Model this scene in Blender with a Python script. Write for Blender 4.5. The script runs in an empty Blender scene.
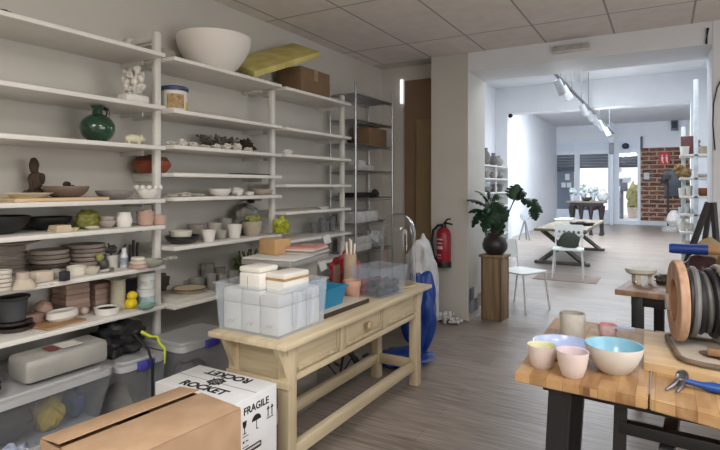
import bpy, bmesh, math, random
from mathutils import Vector, Matrix, noise
random.seed(7)
C = bpy.context.scene.collection
PI = math.pi
R = math.radians
# ------------------------------------------------------------------ camera geometry (metres, camera at x=y=0)
F, HZ, CXP, EYE, YAW = 527.0, 186.0, 360.0, 1.5, R(30.05)
SN, CS = math.sin(YAW), math.cos(YAW)
def ray(px, py):
    xc = (px-CXP)/F
    return (-SN+CS*xc, CS+SN*xc, (HZ-py)/F)
def onX(px, py, x):
    d = ray(px, py); t = x/d[0]; return Vector((x, t*d[1], EYE+t*d[2]))
def onY(px, py, y):
    d = ray(px, py); t = y/d[1]; return Vector((t*d[0], y, EYE+t*d[2]))
def onZ(px, py, z):
    d = ray(px, py); t = (z-EYE)/d[2]; return Vector((t*d[0], t*d[1], z))
def mpp(v):
    return (-SN*v[0]+CS*v[1])/F
# ------------------------------------------------------------------ materials
def lin(c):
    c = c/255.0
    return c/12.92 if c <= .04045 else ((c+.055)/1.055)**2.4
def rgb(h):
    h = h.lstrip('#')
    return tuple(lin(int(h[i:i+2], 16)) for i in (0, 2, 4))+(1,)
MATS = {}
def new_mat(name):
    m = bpy.data.materials.new(name); m.use_nodes = True
    nt = m.node_tree; nt.nodes.clear()
    out = nt.nodes.new('ShaderNodeOutputMaterial')
    b = nt.nodes.new('ShaderNodeBsdfPrincipled')
    nt.links.new(b.outputs[0], out.inputs[0])
    return m, nt, b, out
def N(nt, t, **kw):
    n = nt.nodes.new(t)
    for k, v in kw.items(): setattr(n, k, v)
    return n
def coords(nt, scale=(1, 1, 1), src='Object', rot=(0, 0, 0)):
    tc = N(nt, 'ShaderNodeTexCoord'); mp = N(nt, 'ShaderNodeMapping')
    mp.inputs['Scale'].default_value = scale; mp.inputs['Rotation'].default_value = rot
    nt.links.new(tc.outputs[src], mp.inputs[0]); return mp.outputs[0]
def mixc(nt, fac, a, b):
    m = N(nt, 'ShaderNodeMix', data_type='RGBA')
    for s, v in ((0, fac), (6, a), (7, b)):
        if hasattr(v, 'links') or hasattr(v, 'node'): nt.links.new(v, m.inputs[s])
        else: m.inputs[s].default_value = v
    return m.outputs[2]
def ramp(nt, src, p0, p1):
    r = N(nt, 'ShaderNodeMapRange'); r.inputs[1].default_value = p0; r.inputs[2].default_value = p1
    nt.links.new(src, r.inputs[0]); return r.outputs[0]
def mat(col, rough=.6, metal=0.0, var=.12, scale=14.0, bump=0.0, col2=None, stretch=(1, 1, 1), alpha=None, coat=0.0):
    """base colour varied by procedural noise"""
    key = (col, rough, metal, var, scale, bump, col2, stretch, alpha, coat)
    if key in MATS: return MATS[key]
    m, nt, b, out = new_mat('mat_'+col.strip('#'))
    n = N(nt, 'ShaderNodeTexNoise'); n.inputs['Scale'].default_value = scale; n.inputs['Detail'].default_value = 5
    nt.links.new(coords(nt, stretch), n.inputs['Vector'])
    c = rgb(col)
    c2 = rgb(col2) if col2 else tuple(x*(1-var*2) for x in c[:3])+(1,)
    f = ramp(nt, n.outputs[0], .35, .68)
    nt.links.new(mixc(nt, f, c, c2), b.inputs['Base Color'])
    b.inputs['Roughness'].default_value = rough; b.inputs['Metallic'].default_value = metal
    b.inputs['Coat Weight'].default_value = coat
    if bump:
        bp = N(nt, 'ShaderNodeBump'); bp.inputs['Strength'].default_value = bump; bp.inputs['Distance'].default_value = .01
        nt.links.new(n.outputs[0], bp.inputs['Height']); nt.links.new(bp.outputs[0], b.inputs['Normal'])
    if alpha is not None:
        tr = N(nt, 'ShaderNodeBsdfTransparent'); tr.inputs[0].default_value = (.97, .98, 1, 1)
        mx = N(nt, 'ShaderNodeMixShader'); mx.inputs[0].default_value = alpha
        nt.links.new(tr.outputs[0], mx.inputs[1]); nt.links.new(b.outputs[0], mx.inputs[2]); nt.links.new(mx.outputs[0], out.inputs[0])
    MATS[key] = m; return m
def wood(col, col2, axis='X', scale=6.0, rough=.55):
    st = {'X': (.12, 1.6, 1.6), 'Y': (1.6, .12, 1.6), 'Z': (1.6, 1.6, .12)}[axis]
    return mat(col, rough, 0, .1, scale*3, .15, col2, st)
def brickmat(name, c1, c2, mortar, bw, rh, msize, plane='xy', rough=.6, offset=.5, off=(0, 0, 0), noisec=None, nscale=(1, 1, 1), bias=0, bump=.0, nfac=(.4, .7), nmul=1.0):
    m, nt, b, out = new_mat(name)
    tc = N(nt, 'ShaderNodeTexCoord'); sp = N(nt, 'ShaderNodeSeparateXYZ'); cb = N(nt, 'ShaderNodeCombineXYZ')
    nt.links.new(tc.outputs['Object'], sp.inputs[0])
    ax = {'xy': (0, 1), 'yx': (1, 0), 'xz': (0, 2), 'yz': (1, 2)}[plane]
    nt.links.new(sp.outputs[ax[0]], cb.inputs[0]); nt.links.new(sp.outputs[ax[1]], cb.inputs[1])
    mp = N(nt, 'ShaderNodeMapping'); mp.inputs['Location'].default_value = off
    nt.links.new(cb.outputs[0], mp.inputs[0])
    br = N(nt, 'ShaderNodeTexBrick'); br.offset = offset; br.offset_frequency = 2
    br.inputs['Scale'].default_value = 1; br.inputs['Brick Width'].default_value = bw; br.inputs['Row Height'].default_value = rh
    br.inputs['Mortar Size'].default_value = msize; br.inputs['Mortar Smooth'].default_value = .1; br.inputs['Bias'].default_value = bias
    br.inputs['Color1'].default_value = rgb(c1); br.inputs['Color2'].default_value = rgb(c2); br.inputs['Mortar'].default_value = rgb(mortar)
    nt.links.new(mp.outputs[0], br.inputs['Vector'])
    colr = br.outputs[0]
    if noisec:
        n = N(nt, 'ShaderNodeTexNoise'); n.inputs['Scale'].default_value = 5; n.inputs['Detail'].default_value = 6
        nt.links.new(coords(nt, nscale), n.inputs['Vector'])
        f = ramp(nt, n.outputs[0], *nfac)
        mm = N(nt, 'ShaderNodeMath', operation='MULTIPLY'); mm.inputs[1].default_value = nmul; nt.links.new(f, mm.inputs[0])
        colr = mixc(nt, mm.outputs[0], colr, rgb(noisec))
    nt.links.new(colr, b.inputs['Base Color'])
    b.inputs['Roughness'].default_value = rough
    if bump:
        bp = N(nt, 'ShaderNodeBump'); bp.inputs['Strength'].default_value = bump; bp.inputs['Distance'].default_value = .01
        iv = N(nt, 'ShaderNodeMath', operation='SUBTRACT'); iv.inputs[0].default_value = 1
        nt.links.new(br.outputs['Fac'], iv.inputs[1]); nt.links.new(iv.outputs[0], bp.inputs['Height']); nt.links.new(bp.outputs[0], b.inputs['Normal'])
    return m
def glass(name, tint=(1, 1, 1, 1), gl=.12, rough=.03):
    m = bpy.data.materials.new(name); m.use_nodes = True; nt = m.node_tree; nt.nodes.clear()
    out = N(nt, 'ShaderNodeOutputMaterial'); tr = N(nt, 'ShaderNodeBsdfTransparent'); tr.inputs[0].default_value = tint
    g = N(nt, 'ShaderNodeBsdfGlossy'); g.inputs['Roughness'].default_value = rough
    fr = N(nt, 'ShaderNodeLayerWeight'); fr.inputs[0].default_value = gl
    n = N(nt, 'ShaderNodeTexNoise'); n.inputs['Scale'].default_value = 3; nt.links.new(coords(nt), n.inputs['Vector'])
    ad = N(nt, 'ShaderNodeMath', operation='MULTIPLY_ADD'); ad.inputs[1].default_value = .06; nt.links.new(n.outputs[0], ad.inputs[0]); nt.links.new(fr.outputs['Facing'], ad.inputs[2])
    mul = N(nt, 'ShaderNodeMath', operation='MULTIPLY'); mul.inputs[1].default_value = .55; nt.links.new(ad.outputs[0], mul.inputs[0])
    mx = N(nt, 'ShaderNodeMixShader'); nt.links.new(mul.outputs[0], mx.inputs[0])
    nt.links.new(tr.outputs[0], mx.inputs[1]); nt.links.new(g.outputs[0], mx.inputs[2]); nt.links.new(mx.outputs[0], out.inputs[0])
    return m
def emit(col, s):
    m = bpy.data.materials.new('lit'); m.use_nodes = True; nt = m.node_tree; nt.nodes.clear()
    out = N(nt, 'ShaderNodeOutputMaterial'); e = N(nt, 'ShaderNodeEmission'); e.inputs[0].default_value = rgb(col); e.inputs[1].default_value = s
    nt.links.new(e.outputs[0], out.inputs[0]); return m
# ------------------------------------------------------------------ mesh helpers: each adds a shape to a bmesh
def BM(): return bmesh.new()
def abox(bm, sx, sy, sz, c=(0, 0, 0), bev=0.0, rot=None, base=True):
    """box; c is the centre of its base (or its centre when base=False)"""
    r = bmesh.ops.create_cube(bm, size=1); vs = r['verts']
    bmesh.ops.scale(bm, vec=(sx, sy, sz), verts=vs)
    if bev:
        es = list({e for v in vs for e in v.link_edges})
        rr = bmesh.ops.bevel(bm, geom=es, offset=min(bev, .45*min(sx, sy, sz)), segments=2, affect='EDGES', profile=.5)
        vs = list({v for f in rr['faces'] for v in f.verts} | {v for v in vs if v.is_valid})
    off = Vector((0, 0, sz/2 if base else 0))
    m = Matrix.Translation(Vector(c)) @ (Matrix.Rotation(rot[2], 4, 'Z') @ Matrix.Rotation(rot[1], 4, 'Y') @ Matrix.Rotation(rot[0], 4, 'X') if rot else Matrix.Identity(4)) @ Matrix.Translation(off)
    bmesh.ops.transform(bm, matrix=m, verts=vs); return bm
def alathe(bm, prof, seg=24, c=(0, 0, 0), m=None, sq=1.0, wob=0.0):
    """surface of revolution; prof = [(r,z)...]"""
    rings = []; M = m or Matrix.Identity(4)
    for r, z in prof:
        if r < 1e-6: rings.append([bm.verts.new(M @ Vector((c[0], c[1], c[2]+z)))])
        else:
            ring = []
            for i in range(seg):
                a = 2*PI*i/seg; k = 1+wob*math.sin(3*a+z*30)
                ring.append(bm.verts.new(M @ Vector((c[0]+r*k*math.cos(a), c[1]+r*k*sq*math.sin(a), c[2]+z))))
            rings.append(ring)
    for a, b in zip(rings, rings[1:]):
        if len(a) == 1 and len(b) == 1: continue
        for i in range(seg):
            j = (i+1) % seg
            if len(a) == 1: bm.faces.new((a[0], b[i], b[j]))
            elif len(b) == 1: bm.faces.new((a[i], a[j], b[0]))
            else: bm.faces.new((a[i], a[j], b[j], b[i]))
    return bm
def atube(bm, pts, r, seg=8, caps=True):
    pts = [Vector(p) for p in pts]; rings = []
    rs = r if isinstance(r, (list, tuple)) else [r]*len(pts)
    prev = None
    for i, p in enumerate(pts):
        d = (pts[min(i+1, len(pts)-1)]-pts[max(i-1, 0)]).normalized()
        if prev is None:
            u = d.cross(Vector((0, 0, 1)))
            if u.length < 1e-3: u = d.cross(Vector((1, 0, 0)))
        else: u = prev-d*prev.dot(d)
        u.normalize(); prev = u; w = d.cross(u)
        rings.append([bm.verts.new(p+(u*math.cos(2*PI*k/seg)+w*math.sin(2*PI*k/seg))*rs[i]) for k in range(seg)])
    for a, b in zip(rings, rings[1:]):
        for k in range(seg): bm.faces.new((a[k], a[(k+1) % seg], b[(k+1) % seg], b[k]))
    if caps: bm.faces.new(rings[0][::-1]); bm.faces.new(rings[-1])
    return bm
def ablob(bm, sx, sy, sz, c=(0, 0, 0), amp=.2, freq=2.0, sub=3, seed=0, flat=True):
    """lumpy ball of exact size resting on its base c"""
    r = bmesh.ops.create_icosphere(bm, subdivisions=sub, radius=.5); vs = r['verts']; q = []
    for v in vs:
        p = v.co.normalized(); p = p*(1+amp*noise.noise(p*freq+Vector((seed*3.7, seed*1.3, seed)))*2)
        if flat: p.z = max(p.z, -.80)
        q.append(p)
    lo = [min(p[i] for p in q) for i in range(3)]; hi = [max(p[i] for p in q) for i in range(3)]; s = (sx, sy, sz)
    for v, p in zip(vs, q):
        u = [(p[i]-lo[i])/(hi[i]-lo[i]) for i in range(3)]
        v.co = Vector(((u[0]-.5)*sx, (u[1]-.5)*sy, u[2]*sz))+Vector(c)
    return bm
def aprism(bm, pts, z0, z1, m=None):
    M = m or Matrix.Identity(4)
    lo = [bm.verts.new(M @ Vector((x, y, z0))) for x, y in pts]; hi = [bm.verts.new(M @ Vector((x, y, z1))) for x, y in pts]
    n = len(pts); bm.faces.new(lo[::-1]); bm.faces.new(hi)
    for i in range(n): bm.faces.new((lo[i], lo[(i+1) % n], hi[(i+1) % n], hi[i]))
    return bm
def aquad(bm, a, b, c, d):
    bm.faces.new([bm.verts.new(Vector(p)) for p in (a, b, c, d)]); return bm
def atray(bm, w, d, h, th=.004, taper=.9, z0=0.0, rim=0.0):
    """open-topped thin-walled box, narrower at the bottom"""
    def ringv(sx, sy, z): return [bm.verts.new((x*sx/2, y*sy/2, z)) for x, y in ((-1, -1), (1, -1), (1, 1), (-1, 1))]
    L = [ringv(w*taper, d*taper, z0)]
    if rim: L += [ringv(w, d, z0+h-rim), ringv(w+2*rim, d+2*rim, z0+h-rim), ringv(w+2*rim, d+2*rim, z0+h)]
    else: L += [ringv(w, d, z0+h)]
    L += [ringv(w-2*th, d-2*th, z0+h), ringv(w*taper-2*th, d*taper-2*th, z0+th)]
    bm.faces.new(L[0][::-1]); bm.faces.new(L[-1])
    for a, b in zip(L, L[1:]):
        for i in range(4): bm.faces.new((a[i], a[(i+1) % 4], b[(i+1) % 4], b[i]))
    return bm
def rrect(w, d, r, n=4):
    pts = []
    for cx, cy, a0 in ((w/2-r, d/2-r, 0), (-w/2+r, d/2-r, 90), (-w/2+r, -d/2+r, 180), (w/2-r, -d/2+r, 270)):
        for k in range(n+1):
            a = R(a0+90*k/n); pts.append((cx+r*math.cos(a), cy+r*math.sin(a)))
    return pts
def obj(name, bm, m, parent=None, loc=(0, 0, 0), rot=(0, 0, 0), smooth=True, ang=38):
    bmesh.ops.recalc_face_normals(bm, faces=bm.faces)
    me = bpy.data.meshes.new(name); bm.to_mesh(me); bm.free()
    if smooth:
        me.polygons.foreach_set('use_smooth', [True]*len(me.polygons)); me.set_sharp_from_angle(angle=R(ang))
    me.materials.append(m)
    o = bpy.data.objects.new(name, me); C.objects.link(o)
    o.location = loc; o.rotation_euler = rot
    if parent: o.parent = parent
    return o
def tag(o, label, cat, group=None, kind=None):
    o['label'] = label; o['category'] = cat
    if group: o['group'] = group
    if kind: o['kind'] = kind
    return o
def thing(name, label, cat, loc=(0, 0, 0), rz=0, group=None):
    o = bpy.data.objects.new(name, None); C.objects.link(o); o.empty_display_size = .05
    o.location = loc; o.rotation_euler = (0, 0, rz); return tag(o, label, cat, group)
def one(name, label, cat, bm, m, loc=(0, 0, 0), rz=0, group=None, rot=None, kind=None):
    return tag(obj(name, bm, m, None, loc, rot or (0, 0, rz)), label, cat, group, kind)
def struct(name, bm, m, parent=None, loc=(0, 0, 0)):
    o = obj(name, bm, m, parent, loc, smooth=False)
    if not parent: o['kind'] = 'structure'
    return o
def dup(root, loc, rz=None, label=None):
    r = root.copy(); C.objects.link(r); r.location = loc
    if rz is not None: r.rotation_euler = (0, 0, rz)
    if label: r['label'] = label
    for ch in root.children:
        c = ch.copy(); C.objects.link(c); c.parent = r
        for g in ch.children:
            d = g.copy(); C.objects.link(d); d.parent = c
    return r
def text_bm(s, size, bold=.012, align='CENTER'):
    cu = bpy.data.curves.new('t', 'FONT'); cu.body = s; cu.size = size; cu.offset = bold*size; cu.align_x = align; cu.align_y = 'CENTER'; cu.extrude = .0004
    o = bpy.data.objects.new('t', cu); C.objects.link(o)
    dg = bpy.context.evaluated_depsgraph_get(); me = bpy.data.meshes.new_from_object(o.evaluated_get(dg))
    bm = bmesh.new(); bm.from_mesh(me); bpy.data.objects.remove(o); bpy.data.curves.remove(cu); bpy.data.meshes.remove(me)
    return bm
# profiles
def cupp(rt, rb, h, th=.006, belly=0.0):
    n = 6; o = [(0, 0), (rb*.9, 0)]
    for i in range(n+1):
        u = i/n; o.append((rb+(rt-rb)*u+belly*math.sin(PI*u), .003+u*(h-.003)))
    i = [(r-th, z) for r, z in o[:1:-1]]; i[-1] = (max(i[-1][0], .002), th+.004)
    i[0] = (i[0][0], h)
    return o+i+[(0, th+.004)]
def bowlp(r, h, th=.006, foot=.45):
    o = [(0, 0), (r*foot, 0)]
    for i in range(1, 9):
        u = i/8; o.append((r*(foot+(1-foot)*math.sin(u*PI/2)), h*(1-math.cos(u*PI/2))*.35+h*u*.65))
    inn = [(max(rr-th, .001), zz+ (th*.6 if k else 0)) for k, (rr, zz) in enumerate(o[:1:-1])]
    inn[0] = (o[-1][0]-th, h); inn[-1] = (inn[-1][0], max(inn[-1][1], th))
    return o+inn+[(0, th)]
def platep(r, h, th=.005):
    return [(0, 0), (r*.6, 0), (r*.66, h*.25), (r, h-th*.4), (r, h), (r-.003, h), (r*.64, th+h*.2), (0, th+h*.1)]
def slabp(r, h, rd=.004): return [(0, 0), (r-rd, 0), (r, rd), (r, h-rd), (r-rd, h), (0, h)]
ORD = ['bottom', 'second lowest', 'third lowest', 'fourth', 'fifth', 'sixth', 'seventh', 'eighth', 'ninth', 'tenth']
def ords(i, n): return 'topmost' if i == n-1 else ('bottom' if i == 0 else ('second from the bottom' if i == 1 else ('third from the bottom' if i == 2 else ORD[i]+' from the bottom')))
LW = [60, 90, 50, 60, 320, .55, 5, 170]; EXPO = .2
# ================================================================== camera
cd = bpy.data.cameras.new('camera'); cam = bpy.data.objects.new('camera', cd); C.objects.link(cam)
cam.location = (0, 0, EYE); cam.rotation_euler = (R(90), 0, YAW)
cd.sensor_width = 36; cd.lens = 36*F/720; cd.shift_y = -(225-HZ)/720; cd.clip_start = .05; cd.clip_end = 200
bpy.context.scene.camera = cam
# ================================================================== materials of the setting
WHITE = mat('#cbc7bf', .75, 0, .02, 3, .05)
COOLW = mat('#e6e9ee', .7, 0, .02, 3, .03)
COLM = mat('#cbc8c1', .8, 0, .03, 2.5, .06)
SHELF = mat('#e4e1da', .45, 0, .03, 6)
POLE = mat('#dcdad4', .4, 0, .03, 8)
CHROME = mat('#b9bcbf', .28, .9, .05, 30)
BLACK = mat('#17171a', .5, 0, .1, 20)
KRAFT = mat('#b58f65', .85, 0, .05, 9, .05, '#a88460')
KRAFTD = mat('#80664c', .85, 0, .08, 9, .05)
CLEAR = mat('#e0e2e4', .2, 0, .03, 9, 0, None, (1, 1, 1), .30)
CLEARB = mat('#e3ebf3', .2, 0, .03, 9, 0, None, (1, 1, 1), .22)
CLEARD = mat('#c3c5c6', .22, 0, .03, 9, 0, None, (1, 1, 1), .13)
LIDM = mat('#cfd0d2', .3, 0, .04, 10, 0, None, (1, 1, 1), .75)
PLAST = mat('#f0eee8', .8, 0, .04, 18, .08)
GLASS = glass('clear glass')
floor_m = brickmat('grey oak laminate', '#897d74', '#71665d', '#4f4740', 1.28, .19, .0022, 'xy', .38, .37, (0, 0, 0), '#a89d93', (.7, 9, 1), 0, .05, (.38, .68), .75)
ceil_m = brickmat('ceiling tiles', '#ece5df', '#e8e1db', '#a29b95', 1.3, .636, .009, 'yx', .9, 0.0, (.21, .424, 0), '#cfc6bf', (1.5, 1.5, 1.5), 0, .2, (.4, .7), .3)
brick_m = brickmat('old brickwork', '#7d4e39', '#54362a', '#b09885', .52, .165, .022, 'xz', .9, .5, (0, 0, 0), '#c3ab98', (1.2, 1, 5), .1, .4, (.52, .72), .75)
# ================================================================== the setting
Y1, Y1B, Y2, Y2B, YB = 5.67, 6.31, 10.8, 11.15, 23.0
CZ1, CZ2, CZ3 = 2.98, 3.5, 3.95
XC0, XC1 = -2.335, -1.894
f = BM(); abox(f, 9, 30, .1, (-.9, 10.2, -.1)); struct('floor', f, floor_m)
c = BM(); abox(c, 5.9, 8.6, .1, (-.25, 1.38, CZ1)); struct('ceiling', c, ceil_m)
c = BM(); abox(c, .9, .6, .1, (-2.78, 5.95, CZ1+.001)); struct('ceiling_alcove', c, WHITE)
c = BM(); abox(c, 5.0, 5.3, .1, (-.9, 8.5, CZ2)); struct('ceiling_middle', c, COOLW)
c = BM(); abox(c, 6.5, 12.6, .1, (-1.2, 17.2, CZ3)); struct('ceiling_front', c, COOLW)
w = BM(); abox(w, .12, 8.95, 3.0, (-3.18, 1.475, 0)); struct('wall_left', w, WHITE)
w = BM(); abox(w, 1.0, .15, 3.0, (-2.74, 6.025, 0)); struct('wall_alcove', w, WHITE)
w = BM(); abox(w, XC1-XC0, Y1B-Y1, 3.5, ((XC0+XC1)/2, (Y1+Y1B)/2, 0), .006); struct('wall_column', w, COLM)
w = BM(); abox(w, .366-XC1-.001, Y1B-Y1, .8, (.366/2+XC1/2, (Y1+Y1B)/2, 2.774)); struct('trim_1', w, COOLW)
w = BM(); abox(w, 1.5, .64, 3.5, (.366+.75, 5.99, 0), .01); struct('wall_pier', w, COOLW)
w = BM(); abox(w, .12, 8.0, 3.0, (2.66, 1.7, 0)); struct('wall_right', w, WHITE)
w = BM(); abox(w, 5.9, .12, 3.0, (-.25, -2.4, 0)); struct('wall_rear', w, WHITE)
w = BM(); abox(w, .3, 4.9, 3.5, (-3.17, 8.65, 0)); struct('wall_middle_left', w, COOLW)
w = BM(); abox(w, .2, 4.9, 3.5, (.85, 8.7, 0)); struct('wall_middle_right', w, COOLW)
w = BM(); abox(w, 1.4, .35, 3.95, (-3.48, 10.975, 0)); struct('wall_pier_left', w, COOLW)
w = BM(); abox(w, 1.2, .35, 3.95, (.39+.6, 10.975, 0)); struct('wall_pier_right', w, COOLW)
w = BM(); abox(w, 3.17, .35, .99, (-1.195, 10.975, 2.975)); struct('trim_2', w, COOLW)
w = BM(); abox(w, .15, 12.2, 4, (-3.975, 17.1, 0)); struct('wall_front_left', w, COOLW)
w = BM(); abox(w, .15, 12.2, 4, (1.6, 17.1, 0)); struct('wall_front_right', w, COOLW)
# skirting beside the column and its odd tiles
b = BM(); abox(b, .012, .64, .07, (XC1+.006, 5.99, 0)); struct('baseboard_column', b, mat('#cfc9c0', .5, 0, .05))
for i, (py0, pz, cc) in enumerate(((5.70, .12, '#39414f'), (5.70, 0.0, '#7d8a99'), (5.83, .0, '#3a3c44'), (5.96, .02, '#8a5f50'), (5.83, .12, '#c9c6c2'))):
    t = BM(); abox(t, .008, .125, .14 if i != 3 else .15, (XC1+.016, py0+.065, .075+pz+(.02 if i < 1 else 0))); 
    one('ceramic_tile', ['navy wall tile highest on the column corner', 'slate grey wall tile at the foot of the column corner', 'charcoal wall tile beside the brown one at the column foot', 'brown wall tile nearest the pedestal at the column foot', 'pale wall tile above the charcoal one on the column'][i], 'tile', t, mat(cc, .3, 0, .05), group='odd tiles on the column side')
# ---------------------------------------------------------------- shop front (back wall)
def bw(px0, px1, z0, z1, yy=YB, dy=.12, bm=None):
    a = onY(px0, 186, yy).x; c_ = onY(px1, 186, yy).x
    bm = bm or BM(); abox(bm, c_-a, dy, z1-z0, ((a+c_)/2, yy+dy/2, z0)); return bm
ZB = lambda y, px=600: onY(px, y, YB).z
zt, zg = ZB(139), ZB(153.5)
FR = mat('#dfe5ee', .45, 0, .02, 5)
w = BM(); x0 = onY(551, 186, YB).x
abox(w, 6, .2, 4-zt, (-1.2, YB+.1, zt)); abox(w, .9, .2, zt, (x0-.45, YB+.1, 0)); struct('wall_back', w, COOLW)
w = bw(640.5, 715, 0, zt, YB, .2); struct('wall_brick', w, brick_m)
w = bw(640, 700, 0, .16, YB-.03, .04); struct('baseboard_back', w, mat('#cdd2d8', .5, 0, .03))
w = bw(640, 690, ZB(147.5, 660), zt, YB-.04, .05); struct('trim_3', w, COOLW)
panes = ((556, 574.5), (579.5, 608), (619, 637.5)); edges = (551, 640.5)
for i, (a, b_) in enumerate(panes):
    l = edges[0] if i == 0 else (panes[i-1][1]+a)/2; r_ = edges[1] if i == 2 else (b_+panes[i+1][0])/2
    kind = 'door_1' if i == 2 else 'window_%d' % (i+1)
    fr = BM(); bw(l, a, 0, zt, bm=fr); bw(b_, r_, 0, zt, bm=fr); bw(a, b_, zg, zg+.13, bm=fr); bw(a, b_, zt-.12, zt, bm=fr); bw(a, b_, 0, .16 if i == 2 else .1, bm=fr)
    if i < 2: bw(a, b_, .1, .55, bm=fr, dy=.09)
    root = struct(kind, fr, FR)
    gl = BM(); bw(a, b_, .1, zg, YB+.05, .012, gl); obj('pane', gl, GLASS, root, smooth=False)
    tp = BM(); bw(a, b_, zg+.13, zt-.12, YB+.05, .03, tp); obj('transom_panel', tp, mat('#d6dfea', .4, 0, .02), root, smooth=False)
    sh = BM(); xa = onY(a, 186, YB).x; xb = onY(b_, 186, YB).x; zz = zg; ns = 5 if i else 6
    for k in range(ns): abox(sh, xb-xa+.3, .03, .112, ((xa+xb)/2, YB+.26, zz-.11), .012); zz -= .115
    obj('roller_shutter', sh, mat('#46525e', .6, 0, .05), root)
    if i == 2:
        h = BM(); abox(h, .03, .05, .5, (xa+.03, YB-.05, 1.0), .008); obj('door_handle', h, CHROME, root)
dg = BM(); bw(557, 574, .1, zg-.55, YB+.3, .1, dg); struct('wall_street_post', dg, mat('#7b8796', .6, 0, .05))
for k, (px, py, nm) in enumerate(((567.3, 177, 'white paper notice taped higher on the left shop window'), (563.5, 185, 'white paper notice low on the left, left shop window'), (569, 185, 'white paper notice low on the right, left shop window'), (627, 180, 'white notice stuck at mid height on the glass door'), (619.5, 170, 'small white sticker high on the glass door'))):
    p = onY(px, py, YB+.03); b = BM(); abox(b, .17 if k < 3 else (.3 if k == 3 else .16), .006, .26 if k == 0 else .2, (0, 0, 0), 0, base=False)
    one('paper_notice', nm, 'notice', b, mat('#e9edf2', .7, 0, .02), p, group='notices on the shop front')
# street beyond the glass
w = BM(); abox(w, 22, .3, 9, (-2, 31, 0)); struct('wall_street', w, mat('#ddd2cd', .8, 0, .04, .6))
w = BM(); abox(w, 22, 7.5, .06, (-2, 27.2, -.07)); struct('floor_street', w, mat('#aaa7a4', .8, 0, .05, 2))
g = BM(); x_ = onY(630, 186, 27).x
atube(g, [(0, 0, 0), (0, 0, 1.25)], .09, 10); abox(g, .5, .4, .5, (0, 0, 1.25), .05); abox(g, .34, .28, .1, (0, 0, 1.75), .03)
one('street_bin', 'dark bin on a post on the street outside the glass door', 'bin', g, mat('#565d66', .6, 0, .1), (x_-.35, 27, 0))
t = thing('street_shrub', 'yellow flowering shrub in a planter seen through the glass door', 'shrub', (onY(634, 186, 28).x, 28, 0))
g = BM(); alathe(g, cupp(.3, .24, .5, .03), 16); obj('planter', g, mat('#a59a8c', .8), t)
g = BM(); ablob(g, .7, .7, 1.3, (0, 0, .45), .3, 3, 3, 4); obj('foliage', g, mat('#8a7f50', .8, 0, .3, 8, .3, '#55603f'), t)
# slim white post in front of the shop front
p = onY(611.5, 186, YB-.5); g = BM(); abox(g, .13, .13, CZ3, (0, 0, 0), .012); t = thing('support_post', 'slim white post rising to the ceiling before the shop front', 'post', (p.x, p.y, 0)); obj('post_shaft', g, FR, t)
g = BM(); abox(g, .16, .1, .42, (0, -.12, 2.72), .01); obj('junction_box', g, mat('#9b9fa4', .5), t)
g = BM(); abox(g, .2, .12, .25, (0, -.13, 3.16), .03); obj('lamp_cover', g, mat('#e8edf2', .4), t)
# sensors and signs on the back wall
for nm, lb, ct, px, py, wx, hz, cc in (('box_speaker', 'grey box speaker fixed high on the wall over the bricks', 'speaker', 674.5, 125, .24, .42, '#757b84'), ('alarm_panel', 'small white alarm panel on the brick wall by the door', 'panel', 646.5, 176, .18, .26, '#d5d8dc'), ('fuse_cabinet', 'grey metal fuse cabinet on the brick wall', 'cabinet', 675.5, 183.5, .72, .95, '#63666d'), ('motion_sensor', 'dark narrow sensor above the left end of the shop front', 'sensor', 549.5, 144, .08, .36, '#5d6a78'), ('door_closer', 'dark narrow box at the right end of the shop front frame', 'box', 641.5, 143, .08, .5, '#5d6a78')):
    p = onY(px, py, YB-.08); b = BM(); abox(b, wx, .14, hz, (0, 0, 0), .015, base=False)
    t = one(nm, lb, ct, b, mat(cc, .5), p)
    if nm == 'box_speaker': g = BM(); abox(g, wx*.7, .02, hz*.6, (0, -.075, 0), .005, base=False); obj('grille', g, mat('#3e434a', .7), t)
    if nm == 'fuse_cabinet': g = BM(); abox(g, wx*.86, .02, hz*.86, (0, -.075, 0), .005, base=False); obj('cabinet_door', g, mat('#575a61', .5), t)
p = onY(625.5, 146, YB-.1); g = BM(); ablob(g, .26, .22, .24, (0, 0, -.12), 0, 1, 2, 0, False); one('dome_camera', 'dark round dome camera on the transom over the glass door', 'camera', g, mat('#3c4753', .3), p)
# exit sign: red board, two white figures
p = onY(664.5, 158.5, YB-.05); t = thing('exit_sign', 'red exit sign with white running figures on the brick wall', 'sign', p)
g = BM(); abox(g, .42, .03, .52, (0, 0, 0), .006, base=False); t.scale = (.8, 1, .85); obj('sign_board', g, mat('#d13a34', .5, 0, .03), t)
g = BM()
for sx in (-.09, .09):
    abox(g, .07, .01, .2, (sx, -.02, -.02), 0, base=False); abox(g, .05, .01, .06, (sx, -.02, .13), .01, base=False)
    abox(g, .12, .01, .035, (sx, -.02, .03), 0, (0, R(20), 0), base=False); abox(g, .04, .01, .12, (sx+.03, -.02, -.15), 0, (0, R(-20), 0), base=False)
obj('figures', g, mat('#f1e4e0', .5, 0, .02), t)
# camera dot on pier, emergency lamp on the beam
p = onY(571, 47.5, Y1-.03); t = thing('emergency_lamp', 'flat white emergency lamp mounted high on the front beam', 'lamp', p)
g = BM(); abox(g, .34, .06, .055, (0, 0, 0), .01, base=False); obj('housing', g, mat('#b9b5b1', .5), t)
g = BM(); abox(g, .35, .07, .012, (0, 0, -.035), .003, base=False); obj('diffuser', g, mat('#eceae6', .4), t)
p = onY(510.5, 116, Y2+.36); g = BM(); ablob(g, .09, .08, .09, (0, 0, -.04), 0, 1, 2, 0, False); one('ceiling_sensor', 'tiny black sensor in the upper corner of the bright room', 'sensor', g, BLACK, (onY(510.5, 116, 10.74).x, 10.74, onY(510.5, 116, 10.74).z))
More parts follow.
